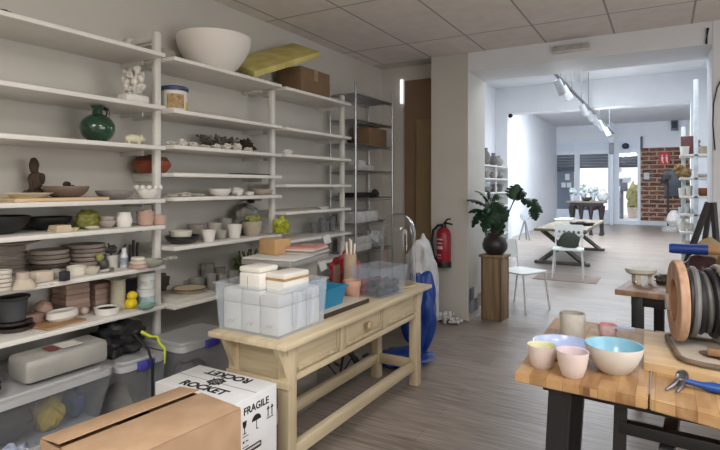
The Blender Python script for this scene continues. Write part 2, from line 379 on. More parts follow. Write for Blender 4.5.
# cable looping on the right pier
g = BM(); P_ = [onY(px, py, Y1-.02) for px, py in ((722, 78), (717, 88), (713.5, 104), (712.8, 124), (715, 150))]; atube(g, P_, .006, 6)
one('hanging_cable', 'black cable looping down the white pier at the right edge', 'cable', g, BLACK)
g = BM(); P_ = [onY(px, py, Y1-.02) for px, py in ((708, 28), (707, 36), (706.2, 44))]; atube(g, P_, [.012, .006, .01], 6)
one('hanging_cable', 'short dark cable tie run at the right end of the beam', 'cable', g, BLACK)
# ---------------------------------------------------------------- track light
TX, TZ = -1.16, 2.86; SPOTS = []
t = thing('track_light', 'long white suspended lighting track with angled spotlights', 'track light', (TX, 6.8, 0))
g = BM(); abox(g, .035, 8.6, .03, (0, 4.2, TZ)); obj('rail', g, mat('#5a5d63', .4, .4), t)
for k, yy in enumerate((.35, 1.3, 2.3, 3.2, 4.9, 7.2)):
    ztop = CZ2 if 6.8+yy < Y2 else CZ3
    g = BM(); atube(g, [(0, yy, TZ+.03), (0, yy, ztop)], .006, 6); obj('suspension_wire', g, mat('#8a8d93', .4, .5), t)
for k, (px, py) in enumerate(((554, 80), (564.5, 93), (583, 108), (589, 112), (594, 118), (599.5, 122), (606, 126))):
    d = ray(px, py); tt = TX/d[0] if k < 6 else 0
    yy = (TX/d[0]*d[1]) if d[0] < 0 else 12
    yy = max(7.0, min(yy, 15.0))
    sp = BM(); m = Matrix.Translation((0, yy-6.8, TZ-.08)) @ Matrix.Rotation(R(28 if k % 2 else 18), 4, 'X') @ Matrix.Rotation(R(-22), 4, 'Y')
    alathe(sp, [(0, .06), (.045, .06), (.05, .04), (.055, -.14), (.05, -.14), (.046, -.02), (0, -.02)], 14, m=m)
    head = obj('spotlight', sp, mat('#c9ccd2', .4), t)
    lp = BM(); alathe(lp, [(0, -.10), (.044, -.10), (.044, -.13), (0, -.135)], 14, m=m); obj('bulb', lp, emit('#f4f8ff', 6), head); SPOTS.append((TX, yy, TZ))
    st = BM(); atube(st, [(0, yy-6.8, TZ), (0, yy-6.8, TZ-.06)], .012, 6); obj('stem', st, mat('#c9ccd2', .4), head)
# ================================================================== shelving along the left wall
XF, XW = -2.70, -3.115
TH = .026
L1 = {1: 2.33, 2: 2.0, 3: 1.75, 4: 1.42, 5: 1.257, 6: 1.01, 7: .76}
L2 = {1: 2.328, 2: 1.992, 3: 1.763, 4: 1.585, 5: 1.428, 6: 1.11, 7: .735}
L3 = {1: 2.322, 2: 1.988, 3: 1.768, 4: 1.515, 5: 1.285, 6: 1.045, 7: .81}
BAYS = (('left', .55, 2.243, L1), ('middle', 2.31, 3.40, L2), ('right', 3.455, 4.50, L3))
su = thing('shelving_unit', 'tall white wall shelving of three bays filled with pottery', 'shelving', (-2.9, 2.27, 0))
def rel(x, y, z=0): return (x+2.9, y-2.27, z)
for nm, y0, y1, LV in BAYS:
    for z in LV.values():
        g = BM()
        if y0 > 3: y1_ = 4.50
        abox(g, XF-XW, y1-y0, TH, rel((XF+XW)/2, (y0+y1)/2, z-TH), .005); obj('shelf', g, SHELF, su)
        for yb in (y0+.012, y1-.012):
            g = BM(); abox(g, .21, .010, .028, rel(-3.008, yb, z-TH-.028)); obj('shelf_bracket', g, POLE, su)
for py_, top in ((2.277, 2.49), (3.428, 2.3), (4.53, 2.42)):
    g = BM(); abox(g, .045, .05, top, rel(-2.83, py_), .014); obj('upright', g, POLE, su)
    if top > 2.3:
        g = BM(); abox(g, .28, .03, .035, rel(-2.98, py_, top-.06), .008); abox(g, .05, .06, .06, rel(-3.09, py_, top-.07), .01); obj('wall_arm', g, POLE, su)
# paper tags hanging from the shelf edges
for i, (px, py, bay, lv, lb) in enumerate(((326, 236.5, L3, 6, 'white paper tag on the shelf edge just above the wooden handled tools, higher of two'), (322, 264, L3, 7, 'white paper tag on the lower shelf edge behind the red bag'))):
    p = onX(px, py, XF+.006); g = BM(); abox(g, .004, .11, .08, (0, 0, 0), 0, (R(8), R(-14), 0), base=False)
    one('hanging_tag', lb, 'tag', g, mat('#e6e4df', .7, 0, .02), (XF+.017, p.y, bay[lv]-.034), group='paper tags on shelf edges')
# ------------------------------------------------------------------ placing things on the shelves
def SP(px, bay, lv, x=-2.85):
    p = onX(px, 186, x); return Vector((x, p.y, bay[lv]+.0008))
def SZ(px, py, bay, lv):
    return onZ(px, py, bay[lv])+Vector((0, 0, .0008))
def lt(name, label, cat, prof, m, p, group=None, seg=24, sq=1.0, wob=0.0, rz=0):
    g = BM(); alathe(g, prof, seg, sq=sq, wob=wob); return one(name, label, cat, g, m, p, rz, group)
CER = mat('#dcd6c9', .6, 0, .05, 12, .05); CERW = mat('#e4e1da', .55, 0, .04, 14, .05); CERG = mat('#a9a59d', .6, 0, .08, 10, .05)
DKP = mat('#4b413c', .6, 0, .12, 10, .1); GRP = mat('#8b8078', .7, 0, .12, 10, .1); PINK = mat('#c3a394', .75, 0, .06, 9, .06); BROWN = mat('#7b6353', .7, 0, .12, 8, .1)
TERRA = mat('#a2563a', .7, 0, .12, 10, .08); DGREY = mat('#4c4d52', .6, 0, .08, 10)
# --- middle bay, top: great white bowl
p = SP(214, L2, 1, -2.845); k = mpp(p)
t = thing('serving_bowl', 'very large plain white bowl on the top shelf', 'bowl', p)
g = BM(); r_ = 36.5*k; h_ = 34*k; n_ = 10; pr = [(0, 0), (r_*.5, 0)]
for i in range(1, n_+1):
    u = i/n_; pr.append((r_*(.5+.5*math.sin(u*PI/2)**.85), h_*u))
pr += [(r_-.012, h_)] + [(max(a-.012, .01), b+.008) for a, b in pr[n_:1:-1]] + [(0, .02)]
alathe(g, pr, 40); obj('bowl_body', g, mat('#e6e1da', .5, 0, .02, 4), t)
# box behind the bowl, yellow foam, cardboard box
p = SP(166, L2, 1, -3.0); g = BM(); abox(g, .16, .2, .10, (0, 0, 0), .006); one('storage_box', 'small grey box half hidden behind the great white bowl', 'box', g, mat('#a9a196', .7), p+Vector((0, -.085, 0)))
g = BM(); abox(g, .32, .80, .055, (0, 0, 0), .006, base=False)
one('foam_block', 'yellow foam slab leaning on a box on the top shelf beside the white bowl', 'foam', g, mat('#d6cd85', .95, 0, .08, 9, .15, '#bfb168'), (-2.88, 3.535, 2.585), rot=(R(24), R(22), 0))
p = Vector((-2.90, 3.97, L3[1]+.0008)); t = thing('cardboard_box', 'brown cardboard box on the top shelf behind the yellow foam', 'box', p)
g = BM(); abox(g, .28, .46, .235, (0, 0, 0), .006); obj('box_body', g, KRAFTD, t)
g = BM(); abox(g, .281, .06, .001, (0, 0, .235)); abox(g, .001, .06, .1, (.1405, 0, .135)); obj('packing_tape', g, mat('#a88a66', .4), t)
one('dark_clip', 'small dark clip lying on the top shelf at the left edge', 'clip', ablob(BM(), .03, .06, .012, (0, 0, 0), .2, 3, 2, 4), BLACK, SP(5, L1, 1, -2.73))
# --- second shelf
p = SP(133.5, L1, 2, -2.80); k = mpp(p); t = thing('coral_sculpture', 'white coral like ceramic sculpture on the second shelf near the pole', 'sculpture', p)
g = BM(); abox(g, 24*k*.7, 27*k, 9*k, (0, 0, 0), .02); obj('plinth', g, CERW, t)
g = BM(); ablob(g, 20*k, 22*k, 28*k, (0, 0, 8.5*k), .35, 3.2, 4, 3)
for a in range(14): ablob(g, 7*k, 7*k, 8*k, (8*k*math.cos(a*2.4), 8*k*math.sin(a*2.4), (9+a*1.5)*k), .3, 3, 2, a)
obj('coral_mass', g, mat('#e3dfd5', .7, 0, .15, 30, .3, '#a8a297'), t)
p = SP(172, L2, 2, -2.84); k = mpp(p); t = thing('paint_bucket', 'white plastic bucket with a dark blue lid and yellow label', 'bucket', p+Vector((0, .02, 0)))
g = BM(); alathe(g, slabp(12.5*k, 21*k), 28); obj('bucket_body', g, mat('#dedbd2', .4, 0, .03), t)
g = BM(); alathe(g, [(0, 21*k), (13.6*k, 21*k), (13.6*k, 24*k), (12.6*k, 25*k), (0, 25*k)], 28); obj('lid', g, mat('#2f3f66', .4, 0, .06), t)
g = BM(); m_ = 10
for i in range(m_):
    a0, a1 = R(-75+i*8), R(-75+(i+1)*8); rr = 12.6*k
    aquad(g, (rr*math.cos(a0), rr*math.sin(a0), 3*k), (rr*math.cos(a1), rr*math.sin(a1), 3*k), (rr*math.cos(a1), rr*math.sin(a1), 17*k), (rr*math.cos(a0), rr*math.sin(a0), 17*k))
obj('label_brown', g, mat('#bda06e', .6, 0, .15, 40, 0, '#8a6a4a'), t)
g = BM()
for i in range(5):
    a0, a1 = R(15+i*8), R(15+(i+1)*8); rr = 12.6*k
    aquad(g, (rr*math.cos(a0), rr*math.sin(a0), 1*k), (rr*math.cos(a1), rr*math.sin(a1), 1*k), (rr*math.cos(a1), rr*math.sin(a1), 10*k), (rr*math.cos(a0), rr*math.sin(a0), 10*k))
obj('label_yellow', g, mat('#d5c83c', .5, 0, .05), t)
# --- third shelf, left bay: green jug, pig
p = SP(97.5, L1, 3, -2.85); k = mpp(p); t = thing('green_jug', 'round green glazed jug with a dark handle on the third shelf', 'jug', p)
g = BM(); rr = 16.5*k; H = 29*k
pr = [(0, 0), (rr*.5, 0)]+[(rr*math.sin(R(a))*1.0, H*.5-H*.5*math.cos(R(a))) for a in range(35, 160, 12)]+[(rr*.3, H*.985), (rr*.27, H*1.12), (rr*.42, H*1.26), (rr*.36, H*1.26), (rr*.2, H*1.1), (0, H*1.0)]
alathe(g, pr, 32); obj('jug_body', g, mat('#1f4a30', .12, 0, .3, 6, 0, '#123021', (1, 1, 1), None, .6), t)
g = BM(); atube(g, [(0, rr*.25, H*1.22), (0, rr*.62, H*1.2), (0, rr*.72, H*1.1), (0, rr*.62, H*.9)], .011, 8); obj('handle', g, mat('#10241a', .2, 0, .1), t)
p = SP(133, L1, 3, -2.82); k = mpp(p); t = thing('pig_figurine', 'cream ceramic pig standing on the third shelf', 'figurine', p)
g = BM(); ablob(g, 8*k, 18*k, 8.5*k, (0, 0, 2*k), .05, 2, 3, 1, False); ablob(g, 6.5*k, 7*k, 7*k, (0, 9*k, 3.4*k), .05, 2, 3, 2, False); atube(g, [(0, 11*k, 6.2*k), (0, 13.6*k, 6*k)], 1.5*k, 8)
for sx in (-2, 2):
    for sy in (-6, 5.5): atube(g, [(sx*k, sy*k, 0), (sx*k, sy*k, 4*k)], 1.4*k, 8)
    atube(g, [(sx*k, 8*k, 9*k), (sx*1.3*k, 8.5*k, 11.5*k)], [1.6*k, .3*k], 6)
obj('pig_body', g, mat('#e6dfc0', .5, 0, .04), t)
# --- fourth shelf, left bay
g = BM(); abox(g, .26, .5, .018, (0, 0, 0), .004); p = SP(52, L1, 4, -2.85); one('wooden_board', 'pale wooden board lying under plates on the fourth shelf', 'board', g, wood('#d9bd97', '#c6a57c', 'Y'), p)
zb = .019
p = SP(35, L1, 4, -2.99); k = mpp(p); t = thing('bottle_sculpture', 'dark brown rough bottle shaped sculpture at the back of the fourth shelf', 'sculpture', p+Vector((0, 0, 0)))
g = BM(); ablob(g, 12*k, 17*k, 15*k, (0, 0, 0), .25, 3, 3, 5); ablob(g, 11*k, 13*k, 26*k, (0, 0, 6*k), .15, 3, 3, 6, False); ablob(g, 8*k, 9*k, 17*k, (0, -1*k, 26*k), .1, 2, 3, 7, False); ablob(g, 8*k, 9*k, 12*k, (0, 6*k, 16*k), .2, 2, 3, 8, False); ablob(g, 8*k, 7*k, 9*k, (0, -8*k, 2*k), .2, 2, 3, 9, False)
obj('sculpted_body', g, mat('#4a3a2e', .85, 0, .15, 10, .3), t)
p = SP(27, L1, 4, -2.81); k = mpp(p); lt('plate', 'cream shallow plate on the wooden board, leftmost', 'plate', platep(23*k, 5*k), mat('#ddd0b4', .5, 0, .06), p+Vector((0, 0, zb)))
p = SP(66, L1, 4, -2.84); k = mpp(p); lt('bowl', 'wide brown shallow bowl on the wooden board', 'bowl', bowlp(21*k, 11*k, .008, .55), mat('#7d6c60', .6, 0, .1), p+Vector((0, 0, zb)))
p = SP(64, L1, 4, -2.845); g = BM(); ablob(g, .05, .06, .03, (0, -.02, 0), .3, 3, 2, 3); ablob(g, .04, .04, .025, (0, .02, .02), .3, 3, 2, 5); ablob(g, .035, .05, .03, (0, -.005, .035), .2, 3, 2, 9); one('pine_cone', 'small dark cone lying in the brown shallow bowl', 'cone', g, mat('#2f2825', .8, 0, .2), p+Vector((0, .02, .04)))
p = SP(115, L1, 4, -2.83); k = mpp(p); lt('bowl', 'grey wide bowl on the fourth shelf between brown bowl and lacy bowl', 'bowl', bowlp(18*k, 9*k, .007, .5), mat('#8f8985', .5, 0, .1), p)
p = SP(149, L1, 4, -2.775); k = mpp(p)
t = thing('lacy_bowl', 'white scalloped openwork bowl at the pole end of the fourth shelf', 'bowl', p+Vector((.01, -.015, 0)))
g = BM(); alathe(g, bowlp(12*k, 10*k, .005, .5), 24); obj('bowl_body', g, CERW, t)
g = BM()
for a in range(11):
    aa = 2*PI*a/11; rr = 11.6*k; bmesh.ops.create_uvsphere(g, u_segments=8, v_segments=6, radius=2.6*k, matrix=Matrix.Translation((rr*math.cos(aa), rr*math.sin(aa), 11.2*k)))
obj('scalloped_rim', g, CERW, t)
# --- fifth shelf, left bay
p = SP(-4, L1, 5, -2.93); lt('bowl', 'black wide bowl in the dark corner at the left edge of the fifth shelf', 'bowl', bowlp(.15, .09, .008, .5), BLACK, p)
p = SP(47, L1, 5, -2.98); lt('platter', 'black flared platter on the fifth shelf behind the stacked cream dishes', 'platter', bowlp(.125, .07, .008, .35), mat('#262628', .5, 0, .1), p)
for i in range(3):
    p = SP(60, L1, 5, -2.79); k = mpp(p); lt('dish', ords(i, 3)+' of three small cream square dishes left of the green bag', 'dish', slabp((11.5-i*.6)*k, 2.1*k, .003), mat('#d8c6a8', .6, 0, .06), p+Vector((0, 0, i*2.15*k)), 'cream dishes stacked on the fifth shelf', 4, rz=PI/4)
p = SP(87.5, L1, 5, -2.86); k = mpp(p); t = thing('plastic_bag', 'knotted olive green plastic bag on the fifth shelf', 'bag', p)
g = BM(); ablob(g, 20*k, 25*k, 19*k, (0, 0, 0), .12, 2.5, 4, 8); obj('bag_body', g, mat('#8d8a3c', .45, 0, .25, 12, .4, '#6d6a2c'), t)
p = SP(74, L1, 5, -2.765); k = mpp(p); lt('dish', 'small yellowish dish at the front left of the green bag', 'dish', platep(5*k, 3*k), mat('#cfc79a', .5), p)
p = SP(92, L1, 5, -2.765); k = mpp(p); lt('dish', 'small cream dish right in front of the green bag', 'dish', bowlp(7*k, 3*k), mat('#d9d2b4', .5), p)
p = SP(107, L1, 5, -2.82); k = mpp(p)
for i in range(2): lt('bowl', ['lower small grey bowl stacked beside the green bag', 'upper small grey bowl tilted on top beside the green bag'][i], 'bowl', bowlp((8.5-i)*k, 7*k, .005, .5), mat('#aaa196', .6, 0, .08), p+Vector((0, 0, i*4.2*k)), 'small grey bowls stacked on the fifth shelf')
p = SP(124, L1, 5, -2.79); k = mpp(p); H = 14.5*k
lt('cup', 'white tulip shaped cup on the fifth shelf', 'cup', [(0, 0), (6.5*k, 0), (8.3*k, H*.35), (8*k, H*.55), (6.2*k, H*.97), (5.9*k, H), (5.5*k, H*.97), (7.2*k, H*.5), (0, H*.1)], CERW, p, seg=10)
p = SP(145.5, L1, 5, -2.79); k = mpp(p)
for i in range(2): lt('bowl', ['lower pinkish clay bowl next to the white tulip cup', 'upper pinkish clay bowl stacked near the pole'][i], 'bowl', cupp(9*k, 7*k, 9*k, .006), PINK, p+Vector((0, 0, i*5*k)), 'pink clay bowls on the fifth shelf')
g = BM()
for a in range(7): ablob(g, 5*k, 5*k, 4*k, (4.5*k*math.cos(a*.9), 4.5*k*math.sin(a*.9), 0), .35, 4, 2, a)
one('clay_scraps', 'heap of pale clay scraps in the pink bowl near the pole', 'clay scraps', g, mat('#cdb5a8', .8, 0, .1), p+Vector((0, 0, 12.4*k)), kind='stuff')
p = SP(161, L1, 5, -2.755); k = mpp(p); lt('pot', 'small squat pink clay pot at the very end of the fifth shelf', 'pot', cupp(6.8*k, 6*k, 9.5*k, .005), PINK, p+Vector((0, -.01, 0)))
# --- sixth shelf, left bay: stacks of plates
def stack(px, py, bay, lv, n, w, hp, m, nm, lab, group, kind='plate', jit=.004, dz=None, sq=1.0, rz=0, seg=26, x=None, wl=None):
    p = SZ(px, py, bay, lv) if x is None else SP(px, bay, lv, x); k = mpp(p); z = 0; cat = nm.replace('_', ' ')
    for i in range(n):
        ww = (wl[i] if wl else w)*k/2
        pr = {'plate': lambda: platep(ww, hp*k*1.25, .004), 'slab': lambda: slabp(ww, hp*k*.97, .004), 'bowl': lambda: bowlp(ww, hp*k*2.0, .005, .6)}[kind]()
        if kind == 'plate': pr = [(0, 0), (ww*.82, 0), (ww*.97, hp*k*.12), (ww, hp*k*.35), (ww, hp*k*.8), (ww*.985, hp*k*.94), (ww*.93, hp*k*.94), (ww*.85, hp*k*.8), (0, hp*k*.8)]
        lt(nm, ords(i, n)+' '+lab, cat, pr, m[i % len(m)] if isinstance(m, (list, tuple)) else m, p+Vector((random.uniform(-jit, jit), random.uniform(-jit, jit), z)), group, seg, sq, rz=rz)
        z += hp*k
    return p, z
GP = [mat('#a89b92', .7, 0, .1, 10, .08), mat('#94877e', .7, 0, .1, 10, .08), mat('#9d9087', .7, 0, .1, 10, .08)]
p0, z0 = stack(3.5, 273, L1, 6, 6, 47, 4.6, GP, 'plate', 'plate of the wide stack at the left edge, sixth shelf', 'grey brown plates at the left edge', jit=.006)
k = mpp(p0)
for i in range(2): lt('platter', ['lower wide pale platter lying on the left grey brown stack', 'upper wide pale platter lying on the left grey brown stack'][i], 'platter', [(0, 0), (20*k, 0), ((32+6*i)*k, 3*k), ((32+6*i)*k, 4*k), (20*k, 2.2*k), (0, 1.8*k)], GP[0], p0+Vector((0, 0, z0+i*3.0*k)), 'wide platters at the left edge')
stack(50, 272, L1, 6, 5, 35, 4.6, [GP[1], DKP, GP[2], GP[1], GP[0]], 'plate', 'plate of the second stack from the left, sixth shelf', 'brown plates, second stack', jit=.005)
stack(88, 268.5, L1, 6, 6, 34, 4.2, GP, 'plate', 'plate of the uneven stack behind the white bowls, sixth shelf', 'brown plates, third stack', jit=.011)
stack(3, 291, L1, 6, 5, 15, 4.2, mat('#c9c3b8', .6, 0, .05), 'saucer', 'small white saucer stacked at the left edge front', 'small white saucers at the left edge', jit=.002)
p = SZ(23, 288, L1, 6); k = mpp(p); t = thing('plaster_funnel', 'beige plaster cone shaped mould with a cylindrical neck on the sixth shelf', 'mould', p)
g = BM(); alathe(g, [(0, 0), (12.5*k, 0), (12*k, 2*k), (7*k, 9*k), (0, 9*k)], 24); obj('cone', g, mat('#c2b7a6', .8, 0, .05), t)
g = BM(); alathe(g, [(0, 8.8*k), (6.5*k, 8.8*k), (6.5*k, 15*k), (6*k, 15.5*k), (0, 15.5*k)], 20); obj('neck', g, mat('#b7a99c', .8, 0, .05), t)
p = SZ(41, 282, L1, 6); k = mpp(p); g = BM(); abox(g, 14*k, 19*k, 11*k, (0, 0, 0), .012); one('plaster_block', 'cream rounded plaster block in front of the second plate stack', 'block', g, mat('#d3c5b3', .8, 0, .06), p, .1)
p = SZ(55.5, 279, L1, 6); k = mpp(p); lt('cup', 'small grey cup between cream block and black cube', 'cup', cupp(5*k, 4.6*k, 9.5*k, .004), CERG, p)
p = SZ(64.5, 281, L1, 6); k = mpp(p); g = BM(); abox(g, 7*k, 8*k, 9.5*k, (0, 0, 0), .004); one('ink_cube', 'small black cube on the sixth shelf front', 'cube', g, mat('#2b2b2d', .6), p, .3)
p = SZ(44, 288, L1, 6); k = mpp(p); g = BM()
for a in range(6): abox(g, 2*k, 13*k, .8*k, (0, (a-3)*1.6*k, .2*k+.5*a*k*.3), .001, (0, 0, a*.9))
one('shell_shards', 'small pile of white shards at the shelf edge under the cream block', 'shards', g, CERW, p+Vector((-.02, .03, 0)), kind='stuff')
p = SZ(76.5, 275, L1, 6); k = mpp(p); lt('bowl', 'white plain bowl in front of the uneven plate stack', 'bowl', cupp(9*k, 8*k, 9*k, .006), CER, p)
p = SZ(91, 274, L1, 6); k = mpp(p); lt('bowl', 'pale greenish low bowl at the front of the sixth shelf', 'bowl', bowlp(8*k, 7*k, .006, .65), mat('#c4bfae', .5, 0, .06), p)
p = SZ(103.5, 269.5, L1, 6); k = mpp(p); t = thing('gourd_vase', 'dark leaning gourd with a yellow green top on the sixth shelf', 'gourd', p)
m_ = Matrix.Rotation(R(26), 4, 'X')
g = BM(); ablob(g, 9*k, 10*k, 12*k, (0, 0, 0), .06, 2, 3, 2); obj('gourd_body', g, mat('#4c4a42', .4, 0, .15), t)
g = BM(); ablob(g, 7*k, 8*k, 9*k, (0, -4*k, 8*k), .06, 2, 3, 4, False); obj('gourd_neck', g, mat('#97975a', .45, 0, .15), t)
p = SZ(106, 272.8, L1, 6); k = mpp(p); t = thing('scissors', 'grey handled cutting tool lying at the front of the sixth shelf', 'tool', p, .1)
g = BM(); atube(g, [(0, -7*k, .0135), (0, 3*k, .0135)], [.006, .009], 8); obj('shaft', g, mat('#c9c4bb', .4), t)
g = BM(); atube(g, [(0, 3*k, .0135), (.004, 8*k, .0135)], .012, 8); obj('grip', g, mat('#6e6a66', .5), t)
p = SZ(112, 268, L1, 6); k = mpp(p); t = thing('brush_jar', 'white glass jar holding dark brushes on the sixth shelf', 'jar', p)
g = BM(); alathe(g, cupp(5.5*k, 5.3*k, 13*k, .004), 20); obj('jar_body', g, mat('#c7c3bd', .35), t)
one('brush_bundle', 'bundle of dark brushes standing in the white jar', 'brushes', atube(atube(ablob(BM(), 9*k, 11*k, 9*k, (0, 0, 13.6*k), .25, 3, 3, 3), [(0, 2*k, 8*k), (0, 16*k, 21*k)], .006, 6), [(0, 0, 8*k), (0, -4*k, 24*k)], .005, 6), mat('#3f3c3a', .8, 0, .2), p+Vector((0, 0, .006)), kind='stuff')
p = SZ(124, 267.5, L1, 6); k = mpp(p); t = thing('squeeze_bottle', 'slim white bottle with a blue label next to the brush jar', 'bottle', p)
g = BM(); alathe(g, [(0, 0), (3.4*k, 0), (3.4*k, 12*k), (2.2*k, 14*k), (2.2*k, 15*k), (0, 15*k)], 18); obj('bottle_body', g, mat('#dfdfde', .35), t)
g = BM(); alathe(g, [(0, 15*k), (2.5*k, 15*k), (2.3*k, 19.5*k), (0, 19.5*k)], 16); obj('cap', g, mat('#cfd2d4', .4), t)
g = BM(); alathe(g, [(3.45*k, 3*k), (3.5*k, 3*k), (3.5*k, 10*k), (3.45*k, 10*k)], 18); obj('label', g, mat('#9fb0bd', .5, 0, .2, 60), t)
for i, (px, hh, lb) in enumerate(((130, 17, 'black tool shaft standing left behind the cream dish'), (133, 21, 'tallest black tool shaft behind the cream dish'), (136.5, 18, 'black tool shaft standing right behind the cream dish'))):
    p = SP(px, L1, 6, -3.0); k = mpp(p); g = BM(); atube(g, [(0, 0, 0), (0, .004*i, hh*k)], 1.3*k, 8); one('tool_shaft', lb, 'tool', g, mat('#353232', .6), p, group='black tools at the back of the sixth shelf')
p = SZ(138, 268, L1, 6); k = mpp(p)
for i in range(3): lt('soap_dish', ords(i, 3)+' of the pinkish cream dishes right of the slim bottle', 'dish', slabp((10-i*1.2)*k, 3.6*k, .006), mat(['#c9aaa0', '#d8c6b8', '#dfd9cc'][i], .6, 0, .06), p+Vector((0, 0, i*3.65*k)), 'cream dishes near the bottle', sq=.8)
p = SZ(162.5, 265.8, L1, 6); k = mpp(p); lt('dish', 'grey green oval dish at the pole end of the sixth shelf', 'dish', bowlp(12*k, 7*k, .006, .6), mat('#a6a99b', .5, 0, .12), p+Vector((-.03, -.05, 0)), sq=.9, seg=28)
g = BM()
for a in range(9): ablob(g, 5*k, 6*k, 3*k, (2*k*math.cos(a*2), (a-4)*1.6*k, 0), .4, 4, 2, a)
one('lace_scrap', 'crumpled greyish lace scrap hanging past the shelf end', 'lace', g, mat('#b7b7ac', .8, 0, .2, 40), p+Vector((.04, .03, 6.2*k)), kind='stuff')
# --- seventh shelf, left bay
p = SZ(13, 330, L1, 7); k = mpp(p); z = 0
for i, (r_, h_, cc, lb) in enumerate(((19, 5, '#33241f', 'lower dark brown plate under the charcoal bucket'), (17, 5.5, '#2a2422', 'upper black plate with a pale rim under the charcoal bucket'))):
    lt('plate', lb, 'plate', [(0, 0), (r_*k*.75, 0), (r_*k, h_*.5*k), (r_*k, h_*.9*k), (r_*k*.9, h_*.9*k), (0, h_*.5*k)], mat(cc, .4, 0, .08), p+Vector((.0, 0, z)), 'dark plates under the bucket'); z += h_*.93*k
t = thing('clay_bucket', 'charcoal grey bucket standing on dark plates at the left edge', 'bucket', p+Vector((-.01, 0, z-.3*k)))
g = BM(); alathe(g, cupp(14*k, 12*k, 24*k, .006), 28); obj('bucket_body', g, DGREY, t)
g = BM(); alathe(g, [(15*k, 22*k), (16*k, 22*k), (16*k, 24*k), (15*k, 24*k)], 28); obj('rim', g, mat('#3c3d41', .6), t)
g = BM(); alathe(g, [(0, 21*k), (14.5*k, 21*k), (14*k, 22*k), (0, 22.4*k)], 24); obj('clay_fill', g, mat('#2b2a2a', .8, 0, .2), t)
p = SZ(60, 325, L1, 7); k = mpp(p); g = BM(); abox(g, .17, .23, .012, (0, 0, 0), .003); one('wooden_board', 'small brown board under the white oval dish', 'board', g, wood('#b48e69', '#93704f', 'Y'), p+Vector((-.03, 0, 0)), .15)
p = SZ(64.5, 322, L1, 7); k = mpp(p); t = thing('oval_dish', 'thick white oval dish on the small brown board', 'dish', p+Vector((-.02, 0, .0125)), .15)
g = BM(); alathe(g, [(0, 0), (13*k, 0), (16.5*k, 3*k), (16*k, 8*k), (14.5*k, 9*k), (12.5*k, 7*k), (0, 6*k)], 28, sq=1.0); bmesh.ops.scale(g, vec=(.62, 1, 1), verts=g.verts); obj('dish_body', g, CERW, t)
for i, (px, py, w_, h_, lb) in enumerate(((32, 318, 20, 11, 'lower pinkish box at the back beside the charcoal bucket'), (44, 317, 18, 20, 'rounded pinkish clay form beside the boxes on the seventh shelf'))):
    p = SP(px, L1, 7, -2.93 if i != 1 else -2.97); k = mpp(p); g = BM()
    if i == 1: ablob(g, .1, w_*k, h_*k, (0, 0, 0), .12, 2, 3, 4)
    else: abox(g, .07, w_*k, h_*k, (0, 0, 0), .01)
    one('clay_form', lb, 'clay form', g, PINK if i else mat('#a08476', .8, 0, .08), p+Vector((.045 if i == 2 else 0, 0, 0)), group='pink clay forms on the seventh shelf')
stack(71, 312, L1, 7, 6, 34, 5.1, [mat('#b39a8c', .8, 0, .08), mat('#a58b7c', .8, 0, .08)], 'clay_tray', 'square clay tray of the left clay stack, seventh shelf', 'clay trays, left stack', 'slab', .004, seg=4, rz=PI/4, x=-2.99)
stack(99, 307, L1, 7, 5, 33, 5.1, [mat('#a58b7c', .8, 0, .08), mat('#b39a8c', .8, 0, .08)], 'clay_tray', 'square clay tray of the right clay stack, seventh shelf', 'clay trays, right stack', 'slab', .004, seg=4, rz=PI/4, x=-2.985)
p = SZ(84.5, 314, L1, 7); k = mpp(p); g = BM(); ablob(g, 8*k, 8*k, 7*k, (0, 0, 0), .03, 2, 3, 1); one('clay_ball', 'small round pale clay ball between white oval dish and soil dish', 'ball', g, mat('#d2c0b4', .8, 0, .06), p)
p = SZ(107, 314, L1, 7); k = mpp(p); t = thing('soil_dish', 'white round dish filled with dark soil on the seventh shelf', 'dish', p)
g = BM(); alathe(g, cupp(12*k, 10.5*k, 7*k, .008), 26); obj('dish_body', g, CERW, t)
g = BM(); alathe(g, [(0, 4*k), (9.4*k, 4*k), (9*k, 5.6*k), (0, 5.8*k)], 20); obj('soil', g, mat('#2d241e', .95, 0, .3, 60, .6), t)
p = SP(118, L1, 7, -2.845); k = mpp(p); t = thing('ribbed_vase', 'tall ribbed beige cylinder vase on the seventh shelf', 'vase', p)
g = BM(); pr = [(0, 0)]
for i in range(15): pr += [(6.6*k, i*2*k+.2*k), (7.2*k, i*2*k+1*k), (6.6*k, i*2*k+1.8*k)]
pr += [(5.6*k, 30*k), (5.4*k, 3*k), (0, 3*k)]; alathe(g, pr, 24); obj('vase_body', g, mat('#b9b19c', .6, 0, .06), t)
p = SP(131, L1, 7, -2.80); k = mpp(p); t = thing('yellow_duck', 'bright yellow round toy duck on the seventh shelf', 'toy', p)
g = BM(); ablob(g, 12*k, 13*k, 10*k, (0, 0, 0), .05, 2, 3, 1); obj('duck_body', g, mat('#e3c51c', .4, 0, .06), t)
g = BM(); ablob(g, 10*k, 10*k, 9*k, (.006, .004, 8*k), .03, 2, 3, 2, False); obj('duck_head', g, mat('#e6c81e', .4, 0, .06), t)
p = SP(137, L1, 7, -2.98); k = mpp(p); g = BM(); abox(g, .1, 18*k, 21*k, (0, 0, 0), .006); one('tool_box', 'dark violet grey box at the back behind the yellow duck', 'box', g, mat('#5c5669', .6), p+Vector((0, -.01, 0)))
p = SP(146.3, L1, 7, -2.82); k = mpp(p)
